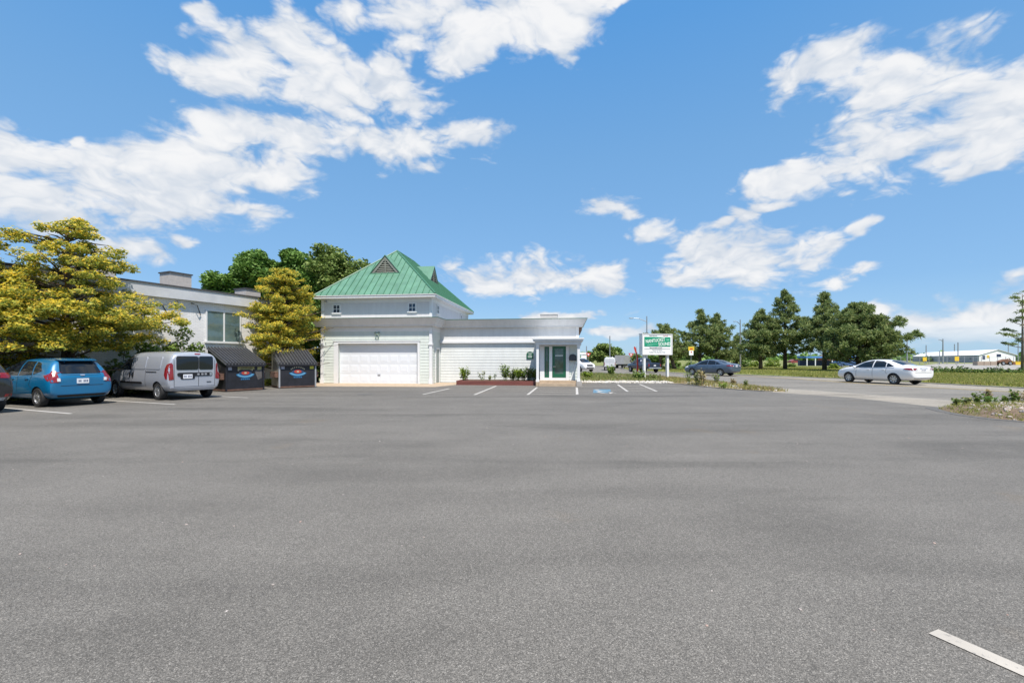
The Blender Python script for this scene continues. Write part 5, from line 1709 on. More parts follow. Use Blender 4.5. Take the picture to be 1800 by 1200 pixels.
# ================================================================== SIGN AND STREET FURNITURE
s0, s1 = Vector((*g(1129.5, 667.2), 0)), Vector((*g(1180.5, 665.8), 0))
s0 = Vector(((1129.3 - 900) / F * 33.0, 33.0, 0)); s1 = Vector(((1181.2 - 900) / F * 33.75, 33.75, 0))
sv = s1 - s0; sw = sv.length
sg = thing('shop_sign', 'white framed roadside sign on two white posts with green name panel', 'sign', s0, math.atan2(sv.y, sv.x))
b = MB().box(0, sw, 0, .42, 1.86, 3.31); b.build('cabinet', M['sign_white'], sg)
b = MB(); b.box(-.02, sw + .02, -.03, .44, 3.31, 3.36); b.box(-.02, sw + .02, -.03, .44, 1.81, 1.86)
b.box(-.03, .05, -.03, -.002, 1.86, 3.31); b.box(sw - .05, sw + .03, -.03, -.002, 1.86, 3.31)
b.build('frame', M['fascia_white'], sg)
for x in (.17, sw - .36):
    b = MB().box(x, x + .17, .10, .27, 0, 1.812); b.build('post', M['white_trim'], sg)
pn = MB().box(.15, sw - .14, -.014, -.004, 2.42, 3.12).build('green_panel', M['sign_green'], sg)
def tilted(x, z, a, y=-.02):
    return Matrix.Translation((x, y, z)) @ Matrix.Rotation(rad(90), 4, 'X') @ Matrix.Rotation(rad(a), 4, 'Z')
text('NANTUCKET', .345, M['ink_white'], pn, tilted(sw * .43, 2.855, 6, -.018), sx=.80, bold=.003)
text('SOUND', .345, M['ink_white'], pn, tilted(sw * .735, 2.60, 3, -.018), sx=.86, bold=.003)
b = MB().box(sw * .80, sw * .90, -.018, -.0145, 2.93, 2.965); b.box(sw * .815, sw * .895, -.018, -.0145, 2.88, 2.91); b.build('small_print', M['ink_mint'], pn)
b = MB(); b.prism([(sw * .15, -.018, 2.545), (sw * .50, -.018, 2.60), (sw * .50, -.018, 2.62), (sw * .15, -.018, 2.565)], (0, .003, 0)); b.prism([(sw * .15, -.018, 2.48), (sw * .33, -.018, 2.505), (sw * .33, -.018, 2.525), (sw * .15, -.018, 2.50)], (0, .003, 0)); b.build('underline', M['ink_mint'], pn)
text('NantucketSound.com', .125, M['sign_ink'], sg, stand(sw * .45, -.008, 2.33))
text('Remote Car Starters', .10, M['sign_ink'], sg, stand(sw * .5, -.008, 2.15))
text('Custom Tint, Security, Truck', .115, M['sign_ink'], sg, stand(sw * .5, -.008, 2.00))
text('Mobile Electronics', .095, M['sign_ink'], sg, stand(sw * .36, -.008, 3.21))
text('Car Audio', .095, M['flag_red'], sg, stand(sw * .78, -.008, 3.21))
b = MB().box(.15, sw - .15, -.012, -.003, 2.235, 2.255); b.build('rule', M['sign_ink'], sg)

# red feather flag
fl = thing('feather_flag', 'tall red feather flag on a thin pole left of the shop sign', 'flag', (9.35, 34.2, 0))
b = MB().tube([(0, 0, 0), (0, 0, 2.0), (.0, 0, 2.45)], [.02, .018, .012], 6); b.build('pole', M['grey_metal'], fl)
b = MB()
L_ = [(.02, .40), (.14, .46), (.17, .9), (.13, 1.5), (.07, 2.0), (-.06, 2.38), (-.19, 2.46), (-.22, 2.34), (-.05, 1.9), (.02, 1.4)]
b.prism([(x * .9, .02 * math.sin(z * 4), z) for x, z in L_], (0, .012, 0)); b.build('banner', M['flag_red'], fl)

def yield_sign(label, x, y, h, s=.45):
    t = thing('yield_sign', label, 'road sign', (x, y, 0), 0.1, 'yield signs at the junction')
    MB().tube([(0, 0, 0), (0, 0, h)], .03, 6).build('post', M['pole_metal'], t)
    tri = lambda k, y_: [(-s * k, y_, h + s * .8 * (1 - (1 - k) * .7)), (s * k, y_, h + s * .8 * (1 - (1 - k) * .7)), (0, y_, h - s * .8 * k + s * .1)]
    MB().prism(tri(1, -.04), (0, .01, 0)).build('red_face', M['red_sign'], t)
    MB().prism([(-s * .42, -.046, h + s * .52), (s * .42, -.046, h + s * .52), (0, -.046, h - s * .2)], (0, .005, 0)).build('white_centre', M['ink_white'], t)
yield_sign('red and white yield sign left of the red feather flag', 16.2, 62, 2.0, .38)
yield_sign('red and white yield sign above the white sport utility vehicle', 11.4, 68, 2.1, .40)
dsg = thing('direction_sign', 'small white direction sign beside the yield sign by the trees', 'road sign', (10.9, 68.5, 0))
MB().tube([(-.4, 0, 0), (-.4, 0, 2.5)], .03, 5).build('post', M['pole_metal'], dsg)
MB().box(-1.6, .4, -.05, -.03, 2.2, 2.5).build('board', M['sign_white'], dsg)
MB().box(-.5, .3, -.05, -.03, 1.5, 2.1).build('board', M['sign_white'], dsg)

t = thing('route_sign', 'yellow topped white road sign on a thin post in the grass', 'road sign', (22.9, 58.2, .1), 0.2)
MB().tube([(0, 0, 0), (0, 0, 1.9)], .035, 6).build('post', M['pole_metal'], t)
MB().box(-.30, .30, -.05, -.03, 1.9, 2.5).build('white_plate', M['sign_white'], t)
MB().box(-.42, .42, -.05, -.03, 2.51, 2.98).build('yellow_plate', M['yellow'], t)
b = MB().box(-.08, .08, -.055, -.051, 2.2, 2.4); b.box(-.2, .2, -.055, -.051, 2.62, 2.78); b.build('legend', M['flag_red'], t)

def street_lamp(label, x, y, h, arm, left=True, r=.09):
    t = thing('street_lamp', label, 'street lamp', (x, y, 0), 0, 'street lamps')
    MB().tube([(0, 0, 0), (0, 0, h * .5), (0, 0, h)], [r * 1.3, r, r * .7], 8).build('pole', M['pole_metal'], t)
    s = -1 if left else 1
    MB().tube([(0, 0, h * .90), (s * arm * .5, 0, h * .955), (s * arm * .85, 0, h * .965)], r * .45, 6).build('arm', M['pole_metal'], t)
    b = MB().ball((s * arm, 0, h * .963), (arm * .16, .14, .07), 8, 5); b.build('lamp_head', M['grey_metal'], t, True)
street_lamp('tall grey street lamp rising behind the shop sign, arm to the left', 17.3, 58.4, 7.0, 2.0)
street_lamp('thin grey street lamp between the two groups of pines', 34.1, 68, 7.4, .9, r=.10)
street_lamp('grey lot lamp with twin arms in front of the white tent', 151.5, 160, 8.6, 1.5, r=.22)
street_lamp('lot lamp standing just right of the widest pine', 112, 129, 7.4, 1.2, False, r=.16)

def thin_pole(label, x, y, h, r=.10, grp='bare poles', box=None):
    t = tag(MB().tube([(x, y, 0), (x, y, h)], [r, r * .8], 6).build('utility_pole', M['pole_metal']), label, 'pole', grp)
thin_pole('bare pale pole rising from the round tree behind the white van', 18.6, 86.5, 5.9, .12)
thin_pole('short pale pole at the foot of the round tree left of the van', 13.1, 80, 3.8, .10)
thin_pole('thin pole left of the lot lamp in front of the tent', 136.5, 150, 6.1, .16)
thin_pole('thin pole right of the lot lamp in front of the tent', 147, 150, 7.0, .18)
thin_pole('short pole between the lot lamp and the left tent pole', 124, 132, 3.9, .12)
thin_pole('far pole behind the middle of the tent roof', 280, 288, 11.0, .3)
thin_pole('pole behind the right end of the tent, left of the pair', 253, 232, 9.5, .2)
thin_pole('pole behind the right end of the tent, right of the pair', 258, 232, 9.5, .2)

# ================================================================== FAR RIGHT: tent, fence, yard
tn = thing('marquee_tent', 'huge white marquee tent with side walls coloured in shade grey beyond the far lot', 'tent', (0, 0, 0))
M['tent_white'] = mat('tent_white', (0.78, 0.78, 0.80), .6)
M['tent_wall_shade'] = mat('tent_wall_shade', (0.27, 0.29, 0.33), .7, var=.08, vscale=.2)  # white tent's side walls: their shade is put into this grey colour
A, B_ = Vector((205, 200, 0)), Vector((221.5, 200, 0))
back = Vector((52, 92, 0))
eh, rh = 3.15, 5.6
mid = (A + B_) / 2
Zv = lambda p, z: Vector((p.x, p.y, z))
b = MB(); b.prism([Zv(A, -.5), Zv(B_, -.5), Zv(B_, eh), Zv(mid + (B_ - A) * .0, rh), Zv(A, eh)], (B_ - A).normalized() * 0 + Vector((0, .3, 0))); b.build('gable_wall', M['tent_white'], tn)
b = MB(); b.prism([Zv(A, -.5), Zv(A, eh), Zv(A + back, eh), Zv(A + back, -.5)], (.25, 0, 0)); b.build('side_wall', M['tent_wall_shade'], tn)
b = MB(); b.prism([Zv(B_, -.5), Zv(B_, eh), Zv(B_ + back, eh), Zv(B_ + back, -.5)], (-.25, 0, 0)); b.build('side_wall', M['tent_wall_shade'], tn)
b = MB(); b.prism([Zv(A, eh) + Vector((-.4, -.4, .02)), Zv(mid, rh) + Vector((0, -.4, .05)), Zv(mid + back, rh) + Vector((0, 0, .05)), Zv(A + back, eh) + Vector((-.4, 0, .02))], (0, 0, .12)); b.build('roof', M['tent_white'], tn)
b = MB(); b.prism([Zv(B_, eh) + Vector((.4, -.4, .02)), Zv(mid, rh) + Vector((0, -.4, .05)), Zv(mid + back, rh) + Vector((0, 0, .05)), Zv(B_ + back, eh) + Vector((.4, 0, .02))], (0, 0, .12)); b.build('roof', M['tent_white'], tn)
for x, z, w_, h_, m_ in ((2.3, 2.2, 1.2, 1.7, 'navy'), (4.2, 2.6, 1.1, 1.2, 'yellow'), (8.9, 3.1, 1.9, 1.2, 'navy')):
    MB().box(A.x + x - w_ / 2, A.x + x + w_ / 2, A.y - .06, A.y - .01, z - h_ / 2, z + h_ / 2).build('banner', M[m_], tn)
u = back.normalized()
for k in range(7):
    p = A + back * (.08 + k * .13)
    b = MB(); b.prism([Zv(p, 1.3) + Vector((-.04, 0, 0)), Zv(p + u * 1.6, 1.3) + Vector((-.04, 0, 0)), Zv(p + u * 1.6, 2.2) + Vector((-.04, 0, 0)), Zv(p, 2.2) + Vector((-.04, 0, 0))], (.03, 0, 0)); b.build('window', M['navy'], tn)

fn = thing('wire_fence', 'long wire fence on posts along the far lot before the tent', 'fence', (0, 0, 0))
fx0, fx1, fy0, fy1 = 92, 166, 120, 142
for k in range(22):
    q = k / 21
    MB().tube([(fx0 + (fx1 - fx0) * q, fy0 + (fy1 - fy0) * q, -.2), (fx0 + (fx1 - fx0) * q, fy0 + (fy1 - fy0) * q, 2.2)], .07, 5).build('post', M['grey_metal'], fn)
for z in (.5, 1.1, 1.7, 2.15):
    MB().tube([(fx0, fy0, z), (fx1, fy1, z)], .025, 4).build('wire', M['grey_metal'], fn)
for k, (px, lab) in enumerate(((1625.5, 'yellow notice on a post at the left of the wire fence'), (1682, 'orange yellow notice on the fence below the lot lamp'))):
    p = at(px, 631.5, 118 + k * 8)
    s = thing('notice_sign', lab, 'sign', (p.x, p.y, 0), 0, 'yellow notices on the fence')
    MB().box(-.5 - .1 * k, .5 + .1 * k, -.02, .02, 1.0, 2.0 + .2 * k).build('board', M['yellow'], s)
    MB().tube([(0, .06, 0), (0, .06, 1.6)], .05, 5).build('post', M['grey_metal'], s)
M['crate_tan'] = mat('crate_tan', (0.36, 0.29, 0.23), .9, var=.15)
for k, px in enumerate((1719.5, 1731, 1742.5)):
    p = at(px, 640, 112)
    b = BB(-.75, .75, -.6, .6, 0, .95)
    for z in (.25, .55): b.box(-.77, .77, -.63, -.602, z, z + .04)
    tag(b.build('concrete_block', M['crate_tan'], loc=(p.x, p.y, 0)), ['tan concrete block at the left of the row before the tent', 'tan concrete block in the middle of the row of three', 'tan concrete block at the right, beside the brown loader'][k], 'block', 'tan blocks before the tent')
p = at(1765, 641, 112)
ld = thing('wheel_loader', 'rusty brown loader parked in front of the tent gable', 'loader', (p.x, p.y, 0))
M['loader_brown'] = mat('loader_brown', (0.16, 0.075, 0.04), .7, var=.3, vscale=1)
b = MB(); b.prism([(-1.5, -.6, .5), (1.3, -.6, .5), (1.5, -.6, 1.1), (.2, -.6, 1.5), (-.8, -.6, 1.2), (-1.6, -.6, .9)], (0, 1.2, 0)); b.build('body', M['loader_brown'], ld)
b = MB(); b.prism([(1.3, -.8, .1), (2.0, -.8, .1), (1.9, -.8, .8), (1.5, -.8, .9)], (0, 1.6, 0)); b.build('bucket', M['loader_brown'], ld)
b = MB().tube([(-.2, -.4, 1.3), (.8, -.4, 1.7), (1.6, -.4, .7)], .10, 5); b.build('arm', M['loader_brown'], ld)
for x in (-1.0, .7):
    for s in (-.7, .7): wheel(ld, x, s, .48, .3, (5, .2), 1 if s > 0 else -1)
p = at(1786, 640, 112)
sk = MB(); sk.prism([(-1.5, -.6, .1), (1.2, -.6, .1), (1.6, -.6, .85), (-1.8, -.6, .85)], (0, 1.2, 0)); sk.box(-1.85, 1.65, -.65, .65, .85, .93)
tag(sk.build('skip', M['yellow'], loc=(p.x, p.y, 0)), 'low yellow skip to the right of the brown loader', 'skip')

# blue canopy yard seen under the pines
cn = thing('blue_pavilion', 'low blue canopy on white posts seen beneath the pines', 'pavilion', (72, 104, 0), -.1)
M['canopy_blue'] = mat('canopy_blue', (0.06, 0.20, 0.48), .6, var=.2, vscale=.6)
b = MB().box(-5.5, 5.5, -2, 2, 1.75, 2.15); b.build('roof', M['canopy_blue'], cn)
for k in range(7):
    MB().box(-5.4 + k * 1.78, -5.22 + k * 1.78, -1.95, -1.8, 0, 1.748).build('post', M['white_trim'], cn)
b = MB().box(-5.4, 5.4, 1.0, 1.9, 0, 1.2); b.build('counter', M['navy'], cn)
for k, (px, Y, lab, colr) in enumerate(((1397, 150, 'small red parked car far off beneath the pines', (.22, .03, .03)), (1484, 90, 'blue parked car far off left of the white sedan', (.03, .08, .20)), (1499, 91, 'second blue car far off, just above the white sedan bonnet', (.03, .10, .25)))):
    p = at(px, 636, Y)
    t = thing('distant_car', lab, 'car', (p.x, p.y, 0), .15, 'cars parked far off')
    Pm = paintm('paint_far', colr)
    b = MB(); b.prism([(-2, -.85, .3), (2, -.85, .3), (2.05, -.85, .75), (1.2, -.85, .9), (.6, -.85, 1.4), (-.9, -.85, 1.42), (-1.6, -.85, .95), (-2.05, -.85, .9)], (0, 1.7, 0)); b.build('body', Pm, t)
    b = MB(); b.prism([(1.0, -.86, .95), (.5, -.86, 1.33), (-.8, -.86, 1.34), (-1.3, -.86, .98)], (0, .008, 0)); b.build('side_window', M['glass_dark'], t)
    for x in (-1.25, 1.25):
        wheel(t, x, -.75, .31, .2, (5, .15), -1)
b = MB(); b.box(-3, 3, -2, 2, 0, 2.6); b.prism([(-3.2, -2.2, 2.6), (3.2, -2.2, 2.6), (0, -2.2, 3.6)], (0, 4.4, 0)); 
p = at(1464, 636, 112)
hs = thing('red_kiosk', 'small red brown kiosk with gabled roof far off under the pines', 'kiosk', (p.x, p.y, 0))
MB().box(-2.4, 2.4, -2, 2, 0, 1.9).build('wall', mat('kiosk_red', (.28, .09, .06), .8), hs)
MB().prism([(-2.7, -2.3, 1.905), (2.7, -2.3, 1.905), (0, -2.3, 3.0)], (0, 4.6, 0)).build('roof', mat('kiosk_roof', (.20, .13, .10), .8), hs)
MB().box(-.6, .6, -2.02, -2.004, .7, 1.5).build('window', M['ink_white'], hs)
# ================================================================== TREES AND PLANTS
WNv = Vector((WT.y, -WT.x, 0))            # outward normal of the brick wall
def front_of_wall(P, gap=0.35):
    d = (P - np.array(WO)) @ np.array(WNv)
    return P[d > gap]

def golden_tree(label, base, H, profile, seed, n_limbs, gap, extra=None, group='golden leaved trees by the brick wall', spray=88, clip_x=None):
    """layered tree: level limbs carrying flat sprays, yellow on top, green inside and beneath"""
    rng = np.random.default_rng(seed)
    x0, y0 = base
    t = thing('golden_tree', label, 'tree', (x0, y0, 0), 0, group)
    tb = MB()
    zs = np.linspace(0, H * .93, 9)
    wob = rng.normal(size=(9, 2)) * .06; wob[0] = 0
    tb.tube([(wob[i, 0], wob[i, 1], zs[i]) for i in range(9)], [.17 * (1 - .85 * i / 8) + .015 for i in range(9)], 9)
    tb.tube([(.25, -.1, 0), (.32, -.12, 1.2), (.15, -.05, H * .45)], [.12, .10, .05], 8)
    gold, green = [], []
    for i in range(n_limbs):
        q = (i + rng.uniform(0, 1)) / n_limbs
        z = .9 + (H - 1.0) * q ** .92
        R = np.interp(z / H, *profile) * rng.uniform(.5, 1.15)
        th = rng.uniform(0, 2 * math.pi)
        d = np.array([math.cos(th), math.sin(th), 0.0])
        rise = rng.uniform(.02, .22) * R
        tip = np.array([0, 0, z]) + d * R + np.array([0, 0, rise])
        tb.tube([(0, 0, max(.3, z - .25)), tuple(d * R * .5 + np.array([0, 0, z + rise * .3])), tuple(tip)], [.05 * (1 - q * .5), .03, .01], 5)
        ns = max(3, int(R * 2.8))
        for k in range(ns):
            f = rng.uniform(.25, 1.0) if k else 1.0
            side = np.array([-d[1], d[0], 0]) * rng.normal() * .30 * R * (1.15 - f * .55)
            c = np.array([0, 0, z]) + d * R * f + side + np.array([0, 0, rise * f + rng.normal() * .07])
            rr_ = rng.uniform(.24, .46) * (.75 + .3 * R / 3)
            m = int(spray * (rr_ / .34) ** 2)
            p = in_ball(rng, m) * np.array([rr_, rr_, rr_ * .42]) + c
            # drooping finger ends
            rel = (p - c) / rr_
            p[:, 2] -= (rel[:, :2] ** 2).sum(1) * rr_ * .28
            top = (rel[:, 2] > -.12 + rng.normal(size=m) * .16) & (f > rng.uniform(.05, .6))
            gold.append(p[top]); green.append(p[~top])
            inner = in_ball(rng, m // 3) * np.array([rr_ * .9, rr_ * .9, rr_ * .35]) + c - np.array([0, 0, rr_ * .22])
            green.append(inner)
    tb.build('trunk', M['bark'], t, True)
    off = np.array([x0, y0, 0])
    G, K_ = np.concatenate(gold), np.concatenate(green)
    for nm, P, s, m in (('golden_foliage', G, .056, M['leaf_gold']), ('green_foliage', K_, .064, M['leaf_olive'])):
        P = P[P[:, 2] > .85] + off
        P = front_of_wall(P, gap)
        d = (P - np.array(WO)) @ np.array(WNv)
        P = P[(d < 1.0 + .25 * rng.normal(size=len(P))) | (P[:, 2] > 1.85 + .06 * rng.normal(size=len(P)))]
        if clip_x is not None:
            u = np.array(Rz @ Vector((1, 0, 0)))
            P = P[(P - np.array(BO)) @ u < clip_x + .12 * rng.normal(size=len(P))]
        P = P - off
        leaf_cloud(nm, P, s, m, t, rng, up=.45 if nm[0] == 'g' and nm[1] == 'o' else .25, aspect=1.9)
    return t

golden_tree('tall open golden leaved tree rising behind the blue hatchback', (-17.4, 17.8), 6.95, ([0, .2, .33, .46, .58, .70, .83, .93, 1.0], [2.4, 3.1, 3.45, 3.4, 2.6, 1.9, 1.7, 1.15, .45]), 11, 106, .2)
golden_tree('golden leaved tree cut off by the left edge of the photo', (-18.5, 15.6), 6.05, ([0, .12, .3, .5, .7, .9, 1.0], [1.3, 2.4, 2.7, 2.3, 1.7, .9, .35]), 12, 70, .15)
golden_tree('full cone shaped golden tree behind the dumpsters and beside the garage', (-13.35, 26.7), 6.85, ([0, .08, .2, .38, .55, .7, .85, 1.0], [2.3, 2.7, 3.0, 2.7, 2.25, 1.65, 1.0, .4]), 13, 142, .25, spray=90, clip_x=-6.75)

def broad_tree(name, label, cat, base, H, crown, seed, n_clumps, leaf, m, bark=M['bark_grey'], per=170, group=None, hole=.0, up=.3, cr=(.8, 1.3), tr=.22):
    """crown: list of ellipsoids (dx,dy,z,rx,ry,rz)"""
    rng = np.random.default_rng(seed)
    t = thing(name, label, cat, (base[0], base[1], 0), 0, group)
    tb = MB()
    zc = min(c[2] for c in crown)
    tb.tube([(0, 0, 0), (.05, .02, zc * .5), (0, 0, zc)], [tr * 1.25, tr, tr * .7], 8)
    P = []
    w = np.array([c[3] * c[4] * c[5] for c in crown]) ** .67
    for i in range(n_clumps):
        dx, dy, z, rx, ry, rz = crown[rng.choice(len(crown), p=w / w.sum())]
        v = in_ball(rng, 1, .45)[0]
        c = np.array([dx, dy, z]) + v * np.array([rx, ry, rz])
        if i % 9 == 0:
            tb.tube([(0, 0, zc * .8), tuple(c * np.array([.5, .5, .75])), tuple(c)], [tr * .4, tr * .2, .02], 5)
        r_ = rng.uniform(*cr)
        mm = int(per * r_ ** 2)
        P.append(in_ball(rng, mm, .3) * np.array([r_, r_, r_ * .72]) + c)
    tb.build('trunk', bark, t, True)
    P = np.concatenate(P)
    P = P[P[:, 2] > .1]
    leaf_cloud('crown', P, leaf, m, t, rng, up=up)
    return t

broad_tree('broadleaf_tree', 'dense dark green broadleaf tree rising behind the brick building roof', 'tree', (-26, 46), 13, [(0, 0, 8.6, 3.6, 3.5, 3.3), (2.6, 0, 9.6, 2.6, 2.8, 2.8), (-2.0, 0, 7.2, 2.6, 2.5, 2.2), (.6, 0, 5.5, 4.4, 3, 2.5), (5.0, 1, 8.4, 2.8, 2.4, 2.8)], 21, 230, .22, M['leaf_dense'], per=420, tr=.3)
broad_tree('broadleaf_tree', 'lighter loose crowned tree with thin top twigs behind the green roof', 'tree', (-18.2, 48), 13.5, [(-1.4, 0, 9.0, 3.4, 3.2, 3.2), (2.4, 0, 8.6, 3.0, 3, 3.0), (-1.6, 0, 12.0, 1.3, 1.2, 1.5), (-.2, 0, 11.4, 1.6, 1.4, 1.6), (0, 0, 5.5, 4.8, 3, 2.6), (4.2, 0, 6.6, 2, 2, 2)], 22, 190, .21, M['leaf_light'], per=230, cr=(.6, 1.15), tr=.3)

def pine(label, base, H, R, seed, z0=1.6, lean=(0, 0), group='pines on the grass verge', dens=1.0, prof=None, gz=0.1):
    rng = np.random.default_rng(seed)
    t = thing('pine_tree', label, 'tree', (base[0], base[1], gz), 0, group)
    tb = MB()
    L = np.array([lean[0], lean[1], 0.0])
    ax = lambda z: np.array([0, 0, z]) + L * math.sin(min(1, z / H) * 1.5)
    tb.tube([tuple(ax(z)) for z in np.linspace(-.1, H * .92, 7)], [.26 * (1 - .85 * i / 6) + .02 for i in range(7)], 8)
    P, Dv = [], []
    prof = prof or ([0, .12, .3, .5, .7, .85, 1], [.82, 1.0, .96, .74, .48, .27, .05])
    nl = int(50 * dens)
    for i in range(nl):
        q = (i + rng.uniform(0, 1)) / nl
        z = z0 + (H - z0) * q
        Rz = np.interp(q, *prof) * R * rng.uniform(.5, 1.2)
        th = rng.uniform(0, 2 * math.pi)
        d = np.array([math.cos(th), math.sin(th), 0])
        rise = Rz * rng.uniform(.05, .40)
        base_p = ax(z)
        tip = base_p + d * Rz + np.array([0, 0, rise])
        tb.tube([tuple(ax(max(.8, z - .3))), tuple(base_p + d * Rz * .55 + np.array([0, 0, rise * .35])), tuple(tip)], [.07 * (1 - q * .6), .045, .015], 5)
        nc = max(3, int(Rz * 3.2))
        for k in range(nc):
            f = rng.uniform(.30, 1.0) if k else 1.0
            side = np.array([-d[1], d[0], 0]) * rng.normal() * .26 * Rz
            c = base_p + d * Rz * f + side + np.array([0, 0, rise * f + rng.normal() * .14])
            m = int(62 * dens)
            v = rng.normal(size=(m, 3)); v[:, 2] = v[:, 2] * .8 + .75
            v /= np.linalg.norm(v, axis=1)[:, None]
            s = rng.uniform(.26, .56)
            P.append(c + v * s * rng.uniform(.35, 1.0, (m, 1))); Dv.append(v)
    tb.build('trunk', M['bark'], t, True)
    leaf_cloud('crown', np.concatenate(P), .085, M['leaf_pine'], t, rng, aspect=3.8, dirs=np.concatenate(Dv))
    return t

pine('leaning pine standing right behind the shop sign', (22.0, 61.5), 5.6, 2.7, 31, 1.4, (-1.2, 0), dens=1.2)
pine('pointed pine behind the yellow topped road sign', (28.3, 68.5), 8.5, 3.0, 32, 1.3, dens=1.15)
pine('round shouldered pine above the dark grey blue sedan', (31.0, 69), 7.9, 3.0, 33, 1.3, dens=1.15)
pine('narrow pine at the left of the tall middle group', (33.6, 61.5), 7.7, 2.8, 34, 1.2, dens=1.2)
pine('tallest pine in the middle of the verge row', (37.2, 62.0), 10.4, 3.4, 35, 1.7, dens=1.3)
pine('second tall pine right of the tallest one', (39.0, 56.8), 9.4, 2.9, 36, 1.6, dens=1.2)
pine('broad spreading pine above the white sedan', (39.6, 52.0), 7.5, 4.5, 137, .8, dens=1.6, prof=([0, .1, .25, .45, .65, .82, 1], [.9, 1.0, .98, .86, .58, .33, .10]))
pine('small low pine between the street lamp and the middle group', (35.5, 72), 5.0, 2.1, 38, .9, dens=.7)
pine('low spreading pine far behind the shop sign', (23.5, 72), 6.6, 3.1, 39, 1.5)

# sparse pine at the right edge
rng = np.random.default_rng(44)
p0 = at(1797, 648, 60)
t = thing('pine_tree', 'sparse pine with flat separate branches at the right edge of the photo', 'tree', (p0.x, p0.y, 0.1), 0, 'pines on the grass verge')
tb = MB(); tb.tube([(0, 0, 0), (.05, 0, 4), (0, 0, 10)], [.16, .12, .03], 8)
P, Dv = [], []
for z, R_, s in ((3.2, 1.9, -1), (4.3, 2.9, -1), (5.0, 1.6, -1), (6.2, 1.2, -1), (7.4, 1.9, -1), (8.6, 1.5, -1), (9.2, 1.2, -1), (4.0, 2.4, 1), (5.8, 2.5, 1), (7.0, 2.2, 1), (8.4, 1.6, 1), (9.9, .8, 1), (3.7, 1.8, .3), (6.6, 1.5, -.3)):
    d = np.array([s, rng.normal() * .5, 0]); d /= np.linalg.norm(d)
    tip = np.array([0, 0, z]) + d * R_ + np.array([0, 0, .35])
    tb.tube([(0, 0, z - .3), tuple(np.array([0, 0, z - .05]) + d * R_ * .5), tuple(tip)], [.06, .04, .012], 5)
    for k in range(int(R_ * 5)):
        f = rng.uniform(.35, 1.05)
        c = np.array([0, 0, z]) + d * R_ * f + np.array([-d[1], d[0], 0]) * rng.normal() * .35 + np.array([0, 0, .35 * f + rng.normal() * .07])
        m = 40
        v = rng.normal(size=(m, 3)); v[:, 2] = v[:, 2] * .6 + .4; v /= np.linalg.norm(v, axis=1)[:, None]
        P.append(c + v * np.array([.36, .36, .22]) * rng.uniform(.3, 1, (m, 1))); Dv.append(v)
tb.build('trunk', M['bark_grey'], t, True)
leaf_cloud('crown', np.concatenate(P), .07, M['leaf_pine'], t, rng, aspect=3.4, dirs=np.concatenate(Dv))

# round trees and shrubs beyond the junction
def px_tree(px, Y, py_top, halfpx, seed, label, m, base_py=None, name='broadleaf_tree', cat='tree', per=120, group=None, low=.25, leaf=.3, n=None):
    p = at(px, 640, Y)
    top = at(px, py_top, Y).z
    hw_ = halfpx / F * Y
    zc = top * (.5 + low * .4)
    return broad_tree(name, label, cat, (p.x, Y), top, [(0, 0, zc, hw_ * .72, hw_ * .6, (top - zc) * .78), (hw_ * .35, 0, zc * .8, hw_ * .55, hw_ * .5, top * .28), (-hw_ * .35, 0, zc * .75, hw_ * .55, hw_ * .5, top * .28)], seed, n or 46, leaf, m, per=per, group=group, cr=(hw_ * .20, hw_ * .34), tr=max(.05, hw_ * .05))
px_tree(1062, 92, 602, 26, 51, 'round green tree behind the white van and pale poles', M['leaf_light'], per=90, n=60, leaf=.34)
px_tree(1080, 97, 604, 18, 52, 'green tree just right of the round one behind the van', M['leaf_dense'], per=90, leaf=.34)
px_tree(1034, 100, 614, 14, 53, 'lower dark tree above the white sport utility vehicle', M['leaf_dense'], per=90, leaf=.34)
px_tree(1119, 88, 617, 10, 54, 'small green tree behind the red feather flag', M['leaf_light'], per=100, leaf=.3)
px_tree(1152, 100, 620, 22, 55, 'low green trees seen beneath the shop sign', M['leaf_dense'], per=100, leaf=.3)
bush_n = 0
def bush(px, Y, py_top, halfpx, seed, label, m, per=220, leaf=.16, group='shrubs under the pines'):
    px_tree(px, Y, py_top, halfpx, seed, label, m, name='shrub', cat='shrub', per=per, group=group, low=-.2, leaf=leaf, n=34)
bush(1186, 74, 632, 14, 61, 'lime green shrub right of the shop sign posts', M['leaf_lime'])
bush(1215, 76, 633, 12, 62, 'bright green shrub behind the yellow topped road sign', M['leaf_bush'])
bush(1284, 80, 626, 14, 63, 'green shrub just right of the dark grey blue sedan roof', M['leaf_bush'])
bush(1306, 78, 616, 14, 64, 'tall dark shrub left of the narrow pine', M['leaf_dense'])
bush(1325, 80, 628, 11, 65, 'light green shrub at the foot of the narrow pine', M['leaf_lime'])
bush(1357, 82, 628, 14, 66, 'yellow green shrub between the narrow and the tallest pine', M['leaf_lime'])
bush(1392, 78, 636, 9, 67, 'small shrub right of the tallest pine trunk', M['leaf_bush'])
bush(1466, 66, 636, 10, 68, 'small light green shrub left of the white sedan', M['leaf_lime'])
bush(1245, 84, 630, 12, 69, 'dark shrub behind the pointed pine trunk', M['leaf_dense'])
# shrubs at the foot of the brick wall
def wall_shrub(px, Y, top_py, hpx, seed, label, m, base=0.1):
    px_tree(px, Y, top_py, hpx, seed, label, m, name='shrub', cat='shrub', per=520, group='shrubs at the brick wall', low=-.2, leaf=.10, n=64)
wall_shrub(322, 21.6, 556, 44, 71, 'leafy green shrub growing up the brick wall above the silver van', M['leaf_bush'])
wall_shrub(266, 19.9, 582, 40, 72, 'low green shrub above the bonnet of the silver van', M['leaf_bush'])
wall_shrub(214, 18.9, 604, 30, 73, 'low green shrub in front of the picket fence', M['leaf_weed'])

